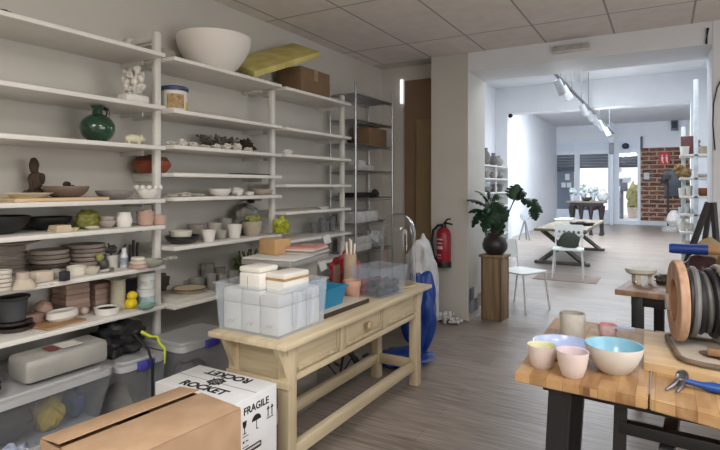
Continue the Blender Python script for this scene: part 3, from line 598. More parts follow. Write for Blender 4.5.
for i in range(2):
    t = thing('glaze_tub', ['lower white screw top tub with printed marks by the pole', 'upper white screw top tub stacked by the pole'][i], 'tub', p+Vector((0, 0, i*15.8*k)), group='white glaze tubs'); t.scale = (1, 1, .935)
    g = BM(); alathe(g, [(0, 0), (8*k, 0), (8.4*k, 1*k), (8.4*k, 13*k), (0, 13*k)], 24); obj('tub_body', g, mat('#dfe3e1', .4, 0, .03), t)
    g = BM(); alathe(g, [(0, 13*k), (9*k, 13*k), (9*k, 16*k), (8.4*k, 16.6*k), (0, 16.6*k)], 24); obj('lid', g, mat('#d3d6d3', .45, 0, .04), t)
    g = BM(); alathe(g, [(8.45*k, 3*k), (8.5*k, 3*k), (8.5*k, 9*k), (8.45*k, 9*k)], 24); obj('label', g, mat('#b5cdd4' if i == 0 else '#d5d8d5', .5, 0, .2, 50), t)
p = SP(148, L1, 7, -2.70); k = mpp(p); lt('glass_dish', 'pale green glass dish at the end of the seventh shelf', 'dish', bowlp(7.6*k, 5*k, .004, .6), mat('#8fb0a4', .15, 0, .1, 10, 0, None, (1, 1, 1), .8), p+Vector((0, -.01, 0)), sq=1.3)
# ================================================================== middle bay, lower shelves
p = SP(190, L2, 3, -2.82); k = mpp(p)
for i, (px, w_, h_, lb) in enumerate(((171, 11, 5, 'white curled ceramic fragment nearest the first pole, third shelf'), (182, 14, 8, 'largest white ceramic fragment leaning beside the first pole'), (193, 13, 6, 'flat white ceramic fragment in the middle of the fragments'), (205, 14, 4, 'long thin white ceramic fragment toward the dried plant'), (216, 10, 6, 'small upright white fragment before the dried plant'), (226, 12, 7, 'white knobbly fragment in front of the grey dried plant'), (237, 13, 8, 'white knobbly fragment left of the dark bark'), (248, 11, 5, 'low white fragment in front of the dark bark'))):
    p = SP(px, L2, 3, -2.79); k = mpp(p); g = BM(); ablob(g, .08, w_*k, h_*k, (0, 0, 0), .38, 3.5, 3, i+20)
    one('ceramic_fragment', lb, 'fragment', g, mat('#dedad0', .7, 0, .12, 30, .2), p, group='white ceramic fragments on the third shelf')
def bush(nm, lb, ct, p, w_, h_, n, m1, seed, r=.003):
    rnd = random.Random(seed); g = BM()
    for a in range(n):
        dy, dx = rnd.uniform(-.5, .5)*w_, rnd.uniform(-.08, .08); z = rnd.uniform(.35, 1)*h_
        atube(g, [(dx*.2, dy*.5, .008), (dx*.6, dy*.8, z*.6), (dx, dy, z)], r, 4)
        ablob(g, .02, .025, .02, (dx, dy, z*rnd.uniform(.5, .95)), .4, 3, 1, a, False)
    return one(nm, lb, ct, g, m1, p)
p = SP(219, L2, 3, -2.93); bush('dried_plant', 'grey brown dried plant tangle lying on the third shelf', 'dried plant', p, .30, .12, 90, mat('#6e665d', .9, 0, .2, 30), 4)
p = SP(247, L2, 3, -2.90); k = mpp(p); g = BM(); ablob(g, .12, 24*k, 16*k, (0, 0, 0), .4, 3.5, 4, 2); one('bark_piece', 'dark brown rugged bark piece at the right of the third shelf', 'bark', g, mat('#40322a', .9, 0, .25, 20, .5), p)
p = SP(284, L3, 3, -2.78); g = BM(); ablob(g, .05, .12, .05, (0, .05, 0), .3, 3, 3, 2); one('ceramic_fragment', 'white folded ceramic fragment standing beyond the second pole', 'fragment', g, CERW, p)
# fourth shelf (short gap above fifth)
p = SP(158, L2, 4, -2.93); t = thing('terracotta_pot', 'brown terracotta casserole pot behind the first pole', 'pot', Vector((-2.985, 2.365, L2[4]+.0008))); k = mpp(p)
g = BM(); alathe(g, [(0, 0), (13*k, 0), (19*k, 8*k), (17*k, 12*k), (15*k, 12*k), (13*k, 3*k), (0, 3*k)], 28); obj('pot_body', g, TERRA, t)
g = BM(); alathe(g, [(0, 12*k), (17*k, 12*k), (14*k, 16*k), (4*k, 17.5*k), (4*k, 20*k), (0, 20*k)], 28); obj('lid', g, mat('#6b4030', .7), t)
p = SP(250, L2, 4, -2.85); g = BM(); abox(g, .14, .34, .012, (0, 0, 0), .003); one('slate_tile', 'dark flat slate tile lying on the fourth middle shelf', 'tile', g, mat('#57534f', .7, 0, .1), p)
# fifth shelf
for i, (px, w_, h_, x_, lb) in enumerate(((170, 17, 4, -2.8, 'pale thin shard at the left end of the fifth middle shelf'), (184, 18, 4.5, -2.79, 'pale curved shard second from left on the fifth middle shelf'), (198, 16, 3, -2.8, 'pale flat shard in front of the white scalloped plates'))):
    p = SP(px, L2, 5, x_); k = mpp(p); g = BM(); ablob(g, .1, w_*k, h_*k, (0, 0, 0), .35, 3, 3, i+40); one('plate_shard', lb, 'shard', g, mat('#cfcac0', .6, 0, .1), p, group='pale shards on the fifth middle shelf')
p = SP(220, L2, 5, -2.80); k = mpp(p); lt('bowl', 'white shallow plate shaped bowl in the middle of the fifth middle shelf', 'bowl', bowlp(11*k, 7*k, .006, .6), CERW, p)
p = SP(237, L2, 5, -2.80); k = mpp(p); g = BM(); ablob(g, .1, 14*k, 8.5*k, (0, 0, 0), .15, 3, 3, 61); one('ceramic_fragment', 'white domed ceramic piece right of the shallow white bowl', 'fragment', g, CERW, p)
p = SP(248.5, L2, 5, -2.80); k = mpp(p); g = BM(); abox(g, .06, 8*k, 3.6*k, (0, 0, 0), .004); one('soap_bar', 'small white rectangular bar near the second pole', 'bar', g, CERW, p)
p = SP(262, L2, 5, -2.785); k = mpp(p); lt('dish', 'pinkish oval dish in front of the second pole', 'dish', bowlp(11*k, 5.5*k, .006, .6), mat('#b9a69a', .6, 0, .08), p)
# sixth shelf of the middle bay
p = SP(183, L2, 6, -2.83); k = mpp(p); lt('bowl', 'wide black shallow bowl on the sixth middle shelf', 'bowl', bowlp(17.5*k, 8*k, .006, .5), mat('#2f2e2e', .35, 0, .1), p)
lt('bowl', 'cream bowl sitting inside the wide black bowl', 'bowl', cupp(11.5*k, 9*k, 11*k, .006), CER, p+Vector((0, -.02, .014)))
cups = ((208.5, -2.77, 7.5, 11.5, CERW, 'white cup nearest the wide black bowl'), (220.5, -2.83, 6.5, 9, CERG, 'grey cup between the two bigger white cups'), (214.5, -2.94, 8, 15, mat('#b7b0a6', .6), 'taller grey beaker behind the white cups'), (234.5, -2.80, 7.5, 13.5, CERW, 'white beaker in front of the grey plastic bag'), (225.5, -3.0, 6.5, 17, CERG, 'tall grey cup at the back of the sixth middle shelf'), (196, -2.97, 9, 15, mat('#98928a', .6), 'round grey cup behind the wide black bowl'))
for i, (px, x_, r_, h_, m_, lb) in enumerate(cups):
    p = SP(px, L2, 6, x_); k = mpp(p); lt('cup', lb, 'cup', cupp(r_*k, r_*.72*k, h_*k, .005), m_, p, 'cups on the sixth middle shelf')
p = SP(252, L2, 6, -2.82); k = mpp(p); t = thing('planter', 'beige round planter beside the yellow green bag', 'planter', p)
g = BM(); alathe(g, cupp(10*k, 7.5*k, 14*k, .007, .004), 24); obj('planter_body', g, mat('#b5a893', .6, 0, .08), t)
g = BM(); rnd = random.Random(3)
for a in range(26): ablob(g, .045, .05, .04, (rnd.uniform(-.035, .035), rnd.uniform(-.045, .045), 12*k+rnd.uniform(0, .03)), .3, 3, 2, a)
obj('succulent', g, mat('#9ba05b', .6, 0, .2), t)
p = SP(271, L2, 6, -2.79); k = mpp(p); g = BM(); ablob(g, .13, 24*k, 18*k, (0, 0, 0), .3, 3, 4, 12); one('plastic_bag', 'bright yellow green crumpled plastic bag at the second pole', 'bag', g, mat('#bfc23a', .35, 0, .25, 14, .4, '#8c9028'), Vector((-2.735, 3.43, L2[6]+.001)))
p = SP(247, L2, 6, -2.97); k = mpp(p); g = BM(); ablob(g, .16, 36*k, .25, (0, 0, 0), .2, 2.2, 4, 22); one('plastic_bag', 'large crumpled grey translucent plastic bag at the back of the sixth shelf', 'bag', g, mat('#98958f', .35, 0, .25, 10, .5), p)
g = BM(); ablob(g, .04, .09, .035, (0, 0, 0), .2, 3, 2, 2); one('black_cloth', 'small black knot of cloth on top of the grey plastic bag', 'cloth', g, BLACK, p+Vector((.0, .05, .246)))
# seventh shelf of the middle bay
p = SZ(190, 300, L2, 7); g = BM(); abox(g, .33, .34, .03, (0, 0, 0), .003); one('magazine_stack', 'stack of white magazines at the end of the lowest middle shelf', 'magazines', g, mat('#d5d1c8', .6, 0, .08, 60, 0, None, (.2, .2, 12)), Vector((-2.88, 2.52, L2[7]+.0008)))
p = onX(197, 290, -2.81); k = mpp(p); t = thing('oval_platter', 'round cream platter with a brown rim on the magazines', 'platter', Vector((-2.84, 2.56, L2[7]+.0325)))
g = BM(); alathe(g, [(0, 0), (11*k, 0), (16.5*k, 4*k), (15*k, 4.6*k), (10*k, 2*k), (0, 1.6*k)], 28); obj('platter_body', g, mat('#d1c4a2', .5, 0, .06), t)
g = BM(); alathe(g, [(15.8*k, 3.5*k), (17*k, 4.1*k), (16.4*k, 5*k), (15.3*k, 4.5*k)], 28); obj('rim', g, mat('#6a543c', .5), t)
p = SP(172, L2, 7, -3.02); k = mpp(p); g = BM(); ablob(g, .08, .17, .13, (0, 0, 0), .25, 3, 3, 5); one('wood_lump', 'dark wooden lump at the left end of the lowest middle shelf', 'wood', g, mat('#4a403a', .8, 0, .2), Vector((-3.05, 2.48, L2[7]+.0325)))
for i, (px, x_, r_, h_, lb) in enumerate(((184, -2.95, 9, 8, 'low pale bowl behind the cream platter on the lowest shelf'), (195, -2.96, 5, 14, 'clear glass cup standing left behind the platter'), (204, -2.98, 7, 20, 'tallest grey glass beaker behind the platter'), (212, -2.90, 5.5, 11, 'small grey glass right behind the platter'), (220, -2.96, 6, 14, 'grey glass beaker nearest the white mould crate'), (228, -2.92, 6, 12, 'grey glass next to the white mould crate'))):
    p = Vector(([-3.0, -2.88, -3.02, -2.89, -3.01, -2.88][i], [2.775, 2.80, 2.90, 2.915, 3.01, 3.02][i], L2[7]+.0008)); k = mpp(p)
    lt('glass_beaker', lb, 'glass', cupp(r_*k, r_*.8*k, h_*k+.02, .004), mat('#a7a49d', .25, 0, .1, 10, 0, None, (1, 1, 1), .7), p+Vector((0, .0, 0)), 'glasses on the lowest middle shelf')
p = Vector((-2.95, 3.27, L2[7]+.0008)); bush('potted_sprig', 'dull green sprig of leaves on the lowest middle shelf', 'plant', p, .2, .26, 60, mat('#5c6335', .7, 0, .2), 9, .006)
# right bay
p = SP(323, L3, 5, -2.80); k = mpp(p); lt('plate', 'white small plate alone on the fifth right shelf', 'plate', platep(6.5*k, 2*k), CERW, p)
for i, (px, x_, r_, h_, lb) in enumerate(((326, -2.95, 4, 10, 'short clear glass left on the sixth right shelf'), (333, -2.9, 3.5, 14, 'tall clear glass on the sixth right shelf before the pole'), (343, -2.93, 4, 11, 'clear glass right of the third pole on the sixth right shelf'), (349, -2.9, 3.5, 15, 'tallest clear glass at the end of the sixth right shelf'))):
    p = SP(px, L3, 6, x_); p.y = [4.20, 4.28, 4.38, 4.46][i]; k = mpp(p); lt('drinking_glass', lb, 'glass', cupp(r_*k, r_*.75*k, h_*k, .003), mat('#9b9d9e', .15, 0, .1, 12, 0, None, (1, 1, 1), .5), p, 'glasses on the sixth right shelf')
p = SP(318, L3, 7, -2.82); k = mpp(p); lt('bowl', 'grey glazed bowl on the lowest right shelf behind the paper stack', 'bowl', bowlp(8*k, 8*k, .006), mat('#a3a199', .4, 0, .15), p)
p = SP(325, L3, 7, -2.85); k = mpp(p); g = BM(); ablob(g, .06, 9*k, 10*k, (0, 0, 0), .2, 3, 3, 4); one('dark_stone', 'small black stone beside the grey bowl on the lowest right shelf', 'stone', g, BLACK, p+Vector((-.06, .08, 0)))
# ================================================================== chrome wire rack
RX0, RX1, RY0, RY1 = -3.07, -2.76, 4.68, 5.52
t = thing('wire_rack', 'chrome wire shelving rack in the corner past the white shelves', 'rack', ((RX0+RX1)/2, (RY0+RY1)/2, 0)); ox, oy = (RX0+RX1)/2, (RY0+RY1)/2
for x_ in (RX0, RX1):
    for y_ in (RY0, RY1):
        g = BM(); atube(g, [(x_-ox, y_-oy, 0), (x_-ox, y_-oy, 2.58)], .0125, 10); obj('post', g, CHROME, t)
RZ = [.12, .5, .78, 1.06, 1.38, 1.70, 1.98, 2.32, 2.5]
RZ = [onX(392, y, RX1).z for y in (112.5, 123.5, 145, 171, 197, 219, 245)]; RZ = [2.46, 2.19, 1.94, 1.66, 1.37, 1.10, .80, .30]
for z in RZ:
    g = BM()
    for x_ in (RX0, RX1): atube(g, [(x_-ox, RY0-oy, z), (x_-ox, RY1-oy, z)], .006, 6); atube(g, [(x_-ox, RY0-oy, z-.025), (x_-ox, RY1-oy, z-.025)], .005, 6)
    for y_ in (RY0, RY1): atube(g, [(RX0-ox, y_-oy, z), (RX1-ox, y_-oy, z)], .006, 6)
    n = 24
    for i in range(1, n):
        y_ = RY0+(RY1-RY0)*i/n; atube(g, [(RX0-ox, y_-oy, z+.003), (RX1-ox, y_-oy, z+.003)], .0035, 4, False)
    obj('wire_shelf', g, CHROME, t)
def rackitem(nm, lb, ct, px, iz, w_, d_, h_, m_, blob=False, x=-2.915, yy=None):
    p = onX(px, 186, x); y_ = p.y if yy is None else yy; g = BM()
    if blob: ablob(g, d_, w_, h_, (0, 0, 0), .25, 3, 3, int(px))
    else: abox(g, d_, w_, h_, (0, 0, 0), .006)
    return one(nm, lb, ct, g, m_, (x, y_, RZ[iz]+.008))
rackitem('cardboard_box', 'brown cardboard box on an upper shelf of the wire rack', 'box', 378, 2, .42, .22, .2, KRAFTD, yy=5.26)
rackitem('dark_bundle', 'small black bundle left of the cardboard box on the wire rack', 'bundle', 350, 2, .12, .1, .07, BLACK, True, yy=4.86)
rackitem('paper_parcel', 'white flat parcel on the fourth level of the wire rack', 'parcel', 365, 3, .36, .2, .06, mat('#c8c7c3', .6), yy=5.0)
rackitem('paper_parcel', 'small white parcel lying on top of the flat one, wire rack', 'parcel', 362, 3, .16, .14, .05, mat('#d6d5d1', .6), yy=4.98).location.z += .062
rackitem('black_tray', 'long black tray on the middle level of the wire rack', 'tray', 358, 4, .50, .2, .05, BLACK, yy=5.0)
rackitem('dark_jar', 'small dark jar at the right end of the black tray level', 'jar', 386, 4, .08, .1, .09, mat('#3a3a3c', .5), True, yy=5.4)
for i, (yy, w_) in enumerate(((4.86, .26), (5.14, .24))):
    rackitem('white_carton', ['white carton left on the wire rack level below the black tray', 'white carton right on the wire rack level below the black tray'][i], 'carton', 0, 5, w_, .22, .12, mat('#d6d8d8', .6), yy=yy)
for i in range(2):
    o = rackitem('paper_block', ['lower white paper block on the wire rack behind the brushes', 'upper white paper block on the wire rack behind the brushes'][i], 'paper', 0, 6, .34, .24, .075, mat('#d3d2ce', .7), yy=4.92); o.location.z += i*.077
rackitem('plastic_sack', 'white translucent sack on a low shelf of the wire rack', 'sack', 0, 6, .3, .22, .2, mat('#c9cccd', .4, 0, .1, 10, .3), True, yy=5.32)
# brown tall panels and slit of light in the alcove
g = BM(); abox(g, .44, .03, 2.80, (0, 0, 0), .004); one('tall_cardboard', 'tall brown cardboard sheet standing in the dark corner by the column', 'cardboard', g, mat('#8a7159', .85, 0, .08, 3, .04), (-2.565, 5.93, 0))
g = BM(); abox(g, .28, .025, 2.3, (0, 0, 0), .004); one('tall_cardboard', 'second brown cardboard sheet leaning in front of the tallest one', 'cardboard', g, mat('#97805f', .85, 0, .08, 3, .04), (-2.47, 5.86, 0.003), rot=(R(-.8), 0, 0))
p = onY(402, 91, 5.90); g = BM(); abox(g, .035, .03, .30, (0, 0, 0), .006, base=False); t = thing('daylight_slit', 'short glowing white strip for a slit of daylight high beside the brown cardboard', 'lamp', (p.x-.02, 5.93, p.z)); obj('tube', g, emit('#f0f3ff', 1.1), t)  # glowing strip added where daylight shows through a gap, not a lamp
# ================================================================== floor under the shelves: storage tubs
def tub(name, label, w, d, h, loc, rz, body, latch=None, group=None, lid=True, contents=()):
    t = thing(name, label, 'tub', loc, rz, group)
    g = BM(); atray(g, w, d, h-.02, .004, .9, 0, .008); obj('tub_body', g, body, t)
    if lid:
        g = BM(); aprism(g, rrect(w+.03, d+.03, .05), h-.02, h+.012); aprism(g, rrect(w-.05, d-.05, .04), h+.012, h+.022); obj('lid', g, LIDM, t)
    if latch:
        for sy in (-1, 1):
            g = BM(); abox(g, .03, .11, .05, (w/2+.014, sy*d*.28 if d > .5 else 0, h-.035), .008); obj('latch', g, latch, t)
            if d <= .5: break
    return t
BLUL = mat('#4a48a8', .4, 0, .05)
tub('storage_tub', 'lower clear tub standing on the floor beneath the big tub', .62, .92, .262, (-2.83, 1.24, 0), 0, CLEARD)
tub('storage_tub', 'big clear lidded tub under the shelves with dark and yellow contents', .60, 1.04, .245, (-2.82, 1.225, .289), 0, CLEARD)
for i, (x_, y_, w_, d_, h_, cc, lb) in enumerate(((-2.70, .985, .26, .40, .17, '#2b2c33', 'dark cloth bundle at the left inside the big clear tub'), (-2.72, 1.32, .24, .24, .16, '#34343c', 'dark cloth bundle in the middle of the big clear tub'), (-2.66, 1.50, .14, .14, .15, '#c9b23f', 'yellow sponge bundle inside the big clear tub'), (-2.68, 1.64, .14, .10, .17, '#37507c', 'blue cloth bundle at the right end inside the big clear tub'))):
    g = BM(); ablob(g, w_, d_, h_, (0, 0, 0), .15, 2.5, 3, i+3); one('cloth_bundle', lb, 'bundle', g, mat(cc, .8, 0, .2), (x_, y_, .297), group='things inside the big clear tub')
for i, (y_, cc, lb) in enumerate(((1.06, '#3a3b42', 'dark bundle at the left inside the lower clear tub'), (1.42, '#6d6b66', 'grey bundle at the right inside the lower clear tub'))):
    g = BM(); ablob(g, .4, .28, .2, (0, 0, 0), .15, 2.5, 3, i+13); one('cloth_bundle', lb, 'bundle', g, mat(cc, .8, 0, .2), (-2.8, y_, .007), group='things inside the lower clear tub')
zt_ = .289+.245+.024
g = BM(); abox(g, .19, .41, .12, (0, 0, 0), .025)
for v in g.verts: v.co += Vector((0, 0, .012*noise.noise(v.co*6)))
t = thing('wrapped_parcel', 'long grey plastic wrapped parcel on top of the big clear tub', 'parcel', (-2.645, 1.545, zt_+.012), R(-3)); obj('wrapped_body', g, mat('#a5a39d', .3, 0, .1, 8, .2), t)
g = BM(); abox(g, .10, .10, .002, (.02, .03, .127)); obj('paper_label', g, mat('#dcdad6', .6), t)
g = BM(); abox(g, .08, .05, .002, (.02, -.055, .127)); obj('red_label', g, mat('#7c3b38', .6), t)
g = BM(); ablob(g, .34, .50, .13, (0, 0, 0), .2, 2, 4, 3); one('black_sack', 'black plastic sack on the big clear tub at the left edge', 'sack', g, mat('#1d1d20', .35, 0, .2, 10, .4), (-2.70, 1.06, zt_))
g = BM(); ablob(g, .2, .18, .165, (0, 0, 0), .3, 3, 4, 6); one('crumpled_cloth', 'white and blue crumpled cloth at the bottom left corner', 'cloth', g, mat('#cfd3da', .8, 0, .1, 22, .4, '#4d6a99'), Vector((-2.36, 1.185, .256)))
g = BM(); abox(g, .2, .2, .255, (0, 0, 0), .01); one('small_carton', 'small carton under the crumpled cloth at the bottom left', 'carton', g, KRAFTD, (-2.36, 1.185, 0))
t = tub('storage_tub', 'narrow clear tub with a violet latch under the black bag', .44, .28, .515, (-2.74, 1.945, 0), 0, CLEARD, BLUL)
g = BM(); ablob(g, .3, .2, .36, (0, 0, 0), .12, 2, 3, 3); one('cloth_bundle', 'grey beige bundle inside the narrow clear tub', 'bundle', g, mat('#8c887c', .8, 0, .2), (-2.72, 1.93, .007))
t = thing('backpack', 'black bag with a yellow strap lying on the narrow clear tub', 'bag', (-2.74, 1.95, .5385))
g = BM(); ablob(g, .36, .31, .185, (0, 0, 0), .3, 2.4, 4, 8); obj('bag_body', g, mat('#18181b', .6, 0, .2, 12, .4), t)
g = BM(); atube(g, [(.16, -.02, .13), (.265, -.01, .05), (.285, 0, -.03), (.285, 0, -.36)], .008, 6); obj('black_strap', g, BLACK, t)
g = BM(); atube(g, [(.15, .03, .13), (.19, .06, .10), (.20, .10, .09), (.24, .085, .06), (.265, .10, .03), (.275, .09, -.05)], [.010, .008, .009, .010, .008, .004], 6); obj('yellow_strap', g, mat('#c6d03a', .6, 0, .1), t)
t = tub('storage_tub', 'wide clear tub with a violet latch beside the bench end', .33, .44, .545, (-2.60, 2.36, 0), 0, CLEARD, BLUL)
g = BM(); ablob(g, .24, .34, .4, (0, 0, 0), .15, 2, 3, 7); one('cloth_bundle', 'grey bundle inside the wide clear tub by the bench', 'bundle', g, mat('#8d8b88', .8, 0, .2), (-2.60, 2.36, .007))
# ================================================================== workbench
BZ = .745; bx0, bx1, by0, by1 = -2.06, -1.55, 1.975, 3.79
WD = wood('#d6c8aa', '#bfac8c', 'Y', 5); WDX = wood('#d0c1a2', '#b8a484', 'X', 5); WDZ = wood('#d2c4a6', '#bba888', 'Z', 5)
t = thing('workbench', 'long pale wooden workbench with three drawers and low stretchers', 'bench', ((bx0+bx1)/2, (by0+by1)/2, 0)); ox, oy = (bx0+bx1)/2, (by0+by1)/2
def bb(name, x0, x1, y0, y1, z0, z1, m, bev=.004, par=None):
    g = BM(); abox(g, x1-x0, y1-y0, z1-z0, ((x0+x1)/2-ox, (y0+y1)/2-oy, z0), bev); return obj(name, g, m, par or t)
bb('tabletop', bx0, bx1, by0, by1, BZ-.03, BZ, WD, .006)
fx0, fx1, fy0, fy1 = -2.00, -1.60, 2.065, 3.69
for x0 in (fx0, fx1-.07):
    for y0 in (fy0, fy1-.07): bb('leg', x0, x0+.07, y0, y0+.07, 0, BZ-.03, WDZ, .006)
za, zb_ = BZ-.215, BZ-.03
bb('rear_panel', fx0+.01, fx0+.03, fy0+.07, fy1-.07, za, zb_, WD); bb('end_panel', fx0+.07, fx1-.07, fy0+.012, fy0+.034, za, zb_, WDX); bb('end_panel', fx0+.07, fx1-.07, fy1-.034, fy1-.012, za, zb_, WDX)
bb('front_rail', fx1-.06, fx1-.01, fy0+.07, fy1-.07, za-.015, za+.02, WD)
ys = [fy0+.07, 2.59, 3.12, fy1-.07]
for i in range(3):
    if i: bb('divider', fx1-.06, fx1-.008, ys[i]-.03, ys[i]+.03, za+.02, zb_, WDZ)
    a, b_ = ys[i]+(.033 if i else .003), ys[i+1]-(.033 if i < 2 else .003)
    d = bb('drawer', fx1-.05, fx1-.02, a, b_, za+.023, zb_-.003, WD, .006)
    g = BM()
    for z0 in (za+.03, zb_-.03): abox(g, .012, b_-a-.02, .02, (fx1-.018-ox, (a+b_)/2-oy, z0), .003)
    for y0 in (a+.015, b_-.015): abox(g, .012, .02, zb_-za-.05, (fx1-.018-ox, y0-oy, za+.032), .003)
    obj('drawer_frame', g, WDZ, d)
    if i == 1:
        g = BM(); m_ = Matrix.Translation((fx1-.02-ox, (a+b_)/2-oy, (za+zb_)/2+.015)) @ Matrix.Rotation(R(90), 4, 'Y')
        alathe(g, [(0, 0), (.012, 0), (.010, .015), (.026, .03), (.03, .04), (.022, .052), (0, .054)], 20, m=m_); obj('knob', g, mat('#bda784', .5, 0, .1), d)
bb('stretcher', fx1-.06, fx1-.02, fy0+.07, fy1-.07, .12, .19, WD); bb('stretcher', fx0+.02, fx0+.06, fy0+.07, fy1-.07, .12, .19, WD)
bb('side_stretcher', fx0+.07, fx1-.07, fy0+.015, fy0+.055, .12, .19, WDX); bb('side_stretcher', fx0+.07, fx1-.07, fy1-.055, fy1-.015, .12, .19, WDX)
bb('side_rail', fx0+.0, fx1+.012, fy0-.02, fy0+.0, za-.03, za+.01, WDX)
for sx in (fx0+.02, fx1-.04):
    g = BM(); m_ = Matrix.Translation((sx-ox, fy0-oy, 0)) @ Matrix(((0, 0, 1, 0), (1, 0, 0, 0), (0, 1, 0, 0), (0, 0, 0, 1)))
    aprism(g, [(0, za+.02), (0, zb_), (-.075, zb_)], 0, .03, m_); obj('bracket', g, WDZ, t)
for sx in (fx0+.02, fx1-.04):
    g = BM(); m_ = Matrix.Translation((sx-ox, fy1-oy, 0)) @ Matrix(((0, 0, 1, 0), (1, 0, 0, 0), (0, 1, 0, 0), (0, 0, 0, 1)))
    aprism(g, [(0, za), (.075, zb_), (0, zb_)], 0, .03, m_); obj('bracket', g, WDZ, t)
# ---------------------------------------------------------------- on the bench: crate of plaster moulds
cx, cy, cw, cdp, chh = -1.84, 2.235, .43, .42, .25
t = thing('clear_crate', 'large clear plastic crate full of white plaster moulds on the bench', 'crate', (cx, cy, BZ))
g = BM(); atray(g, cw, cdp, chh, .004, .93, 0, .008); obj('crate_body', g, CLEARB, t)
for sx in (-1, 1):
    g = BM(); abox(g, .012, .10, .035, (sx*(cw/2+.012), .02, chh-.06), .004); obj('grip', g, CLEARB, t)
for yy in (-.06, .06):
    g = BM(); abox(g, .010, .035, chh-.07, (cw/2+.004, yy, .03), .004, (0, R(3.2), 0)); obj('rib', g, CLEARB, t)
bwid, bd = .122, .118; zl = BZ+.006
row = ['front', 'middle', 'rear']; col = ['left', 'centre', 'right']
for iy in range(3):
    for ix in range(3):
        for iz in range(2):
            if iy == 1 and ix < 2 and iz == 0: continue
            hz = .140 if iz == 0 else (.060 if ix == 2 else .071)
            g = BM(); abox(g, bwid-.004, bd-.004, hz, (0, 0, 0), .008)
            t = thing('plaster_form', '%s white plaster mould in the %s row, %s column of the crate' % ('lower' if iz == 0 else 'upper', row[iy], col[ix]), 'mould', (cx+(ix-1)*.126, cy+(iy-1)*.122, zl+iz*.1415), random.uniform(-.012, .012), 'white plaster moulds in the clear crate')
            obj('mould_body', g, PLAST, t)
            if False:
                g = BM(); abox(g, bwid-.0035, bd-.0035, .002, (0, 0, hz*.52)); obj('seam', g, mat('#a9a49a', .9), t)
            if iy == 0 and iz == 0:
                g = BM(); atube(g, [(-.025, -bd/2+.001, .03), (-.01, -bd/2+.001, .05), (.005, -bd/2+.001, .035), (.02, -bd/2+.001, .055)], .0022, 5); obj('pencil_mark', g, mat('#a5a3a0', .9), t)
for i, (dx, dy, w_, d_, z_, lb) in enumerate(((-.010, -.10, .138, .15, .2125, 'white plaster mould with a rounded lid standing above the crate middle'), (.128, -.03, .125, .20, .2005, 'white plaster mould bound with a tan rubber band on the crate right'))):
    t = thing('plaster_form', lb, 'mould', (cx+dx, cy+dy, BZ+z_+.008), [.02, -.05][i], 'white plaster moulds in the clear crate')
    g = BM(); hb = .072 if i else .088; abox(g, w_, d_, hb, (0, 0, 0), .008); obj('mould_body', g, PLAST, t)
    g = BM(); abox(g, w_+.002, d_+.002, .030, (0, 0, hb+.0005), .010); obj('mould_lid', g, mat('#ebe8df', .8, 0, .03, 12, .05), t)
    if i:
        g = BM(); abox(g, w_+.005, d_+.005, .012, (0, 0, .064)); obj('rubber_band', g, mat('#bd9a63', .7), t)
    else:
        g = BM(); abox(g, .003, d_+.003, .070, (-.012, 0, .001)); obj('seam', g, mat('#b5b0a6', .9), t)
# tall carton with boards, box and magazines
g = BM(); abox(g, .25, .40, 1.005, (0, 0, 0), .006); one('tall_carton', 'tall grey carton standing between bench and shelves under the boards', 'carton', g, mat('#a7a39b', .8, 0, .05), (-2.20, 2.80, 0))
for i, (cc, lb, h_) in enumerate((('#9d9a96', 'lower grey flat case under the small cardboard box', .034), ('#dddbd6', 'upper white flat board under the small cardboard box', .012))):
    g = BM(); abox(g, .36, .50, h_, (0, 0, 0), .003); one('flat_case', lb, 'case', g, mat(cc, .6, 0, .05), (-2.155+.0*i, 2.765, 1.007+i*.0355), R(6+3*i), 'flat cases on the tall carton')
z_ = 1.007+.0355+.0135
g = BM(); abox(g, .15, .14, .10, (0, 0, 0), .004); t = thing('cardboard_box', 'small tan cardboard box on the flat cases', 'box', (-2.22, 2.72, z_), R(-8)); obj('box_body', g, mat('#c09a6c', .8, 0, .06), t)
g = BM(); abox(g, .155, .05, .002, (0, -.02, .1)); obj('tape', g, mat('#d2b58a', .5), t)
for i, (cc, lb) in enumerate((('#c9c2ba', 'bottom magazine of the small pile on the flat cases'), ('#8d8580', 'middle magazine of the small pile on the flat cases'), ('#d9d2cb', 'upper white magazine right under the pink one'), ('#cf8f88', 'pink covered magazine on top of the small pile'))):
    g = BM(); abox(g, .20, .27, .011, (0, 0, 0), .002); t = thing('magazine', lb, 'magazine', (-2.075, 2.88, z_+i*.0118), R(5+i*4), 'magazines on the flat cases'); obj('pages', g, mat(cc, .6, 0, .05), t)
    if i == 3:
        g = BM(); abox(g, .08, .10, .0006, (0, .04, .0111)); obj('cover_picture', g, mat('#d8b5ad', .5, 0, .2, 40), t)
# board, blue tray, pot, brushes, red bag, clear box, dome
t = thing('work_board', 'long white board with a dark brown edge lying on the bench', 'board', (-1.80, 2.74, BZ), R(-1))
g = BM(); abox(g, .25, .49, .02, (0, 0, .006), .002); obj('board_top', g, mat('#d8cfc0', .6, 0, .05), t)
g = BM(); abox(g, .012, .50, .026, (.131, 0, 0), .002); obj('dark_edge', g, mat('#43322a', .6), t)
t = thing('blue_tray', 'blue plastic tray behind the crate on the white board', 'tray', (-1.84, 2.65, BZ+.0265), R(0))
g = BM(); atray(g, .24, .30, .115, .004, .86, 0, .010); obj('tray_body', g, mat('#1f86b0', .35, 0, .06), t)
t = thing('clay_pot', 'pinkish terracotta pot with a thick rim on the bench', 'pot', (-1.825, 3.050, BZ)); k = .00673
g = BM(); alathe(g, [(0, 0), (7*k, 0), (8.2*k, 13*k), (7.4*k, 13*k), (6*k, 2*k), (0, 2*k)], 26); obj('pot_body', g, mat('#c79c88', .8, 0, .08), t)
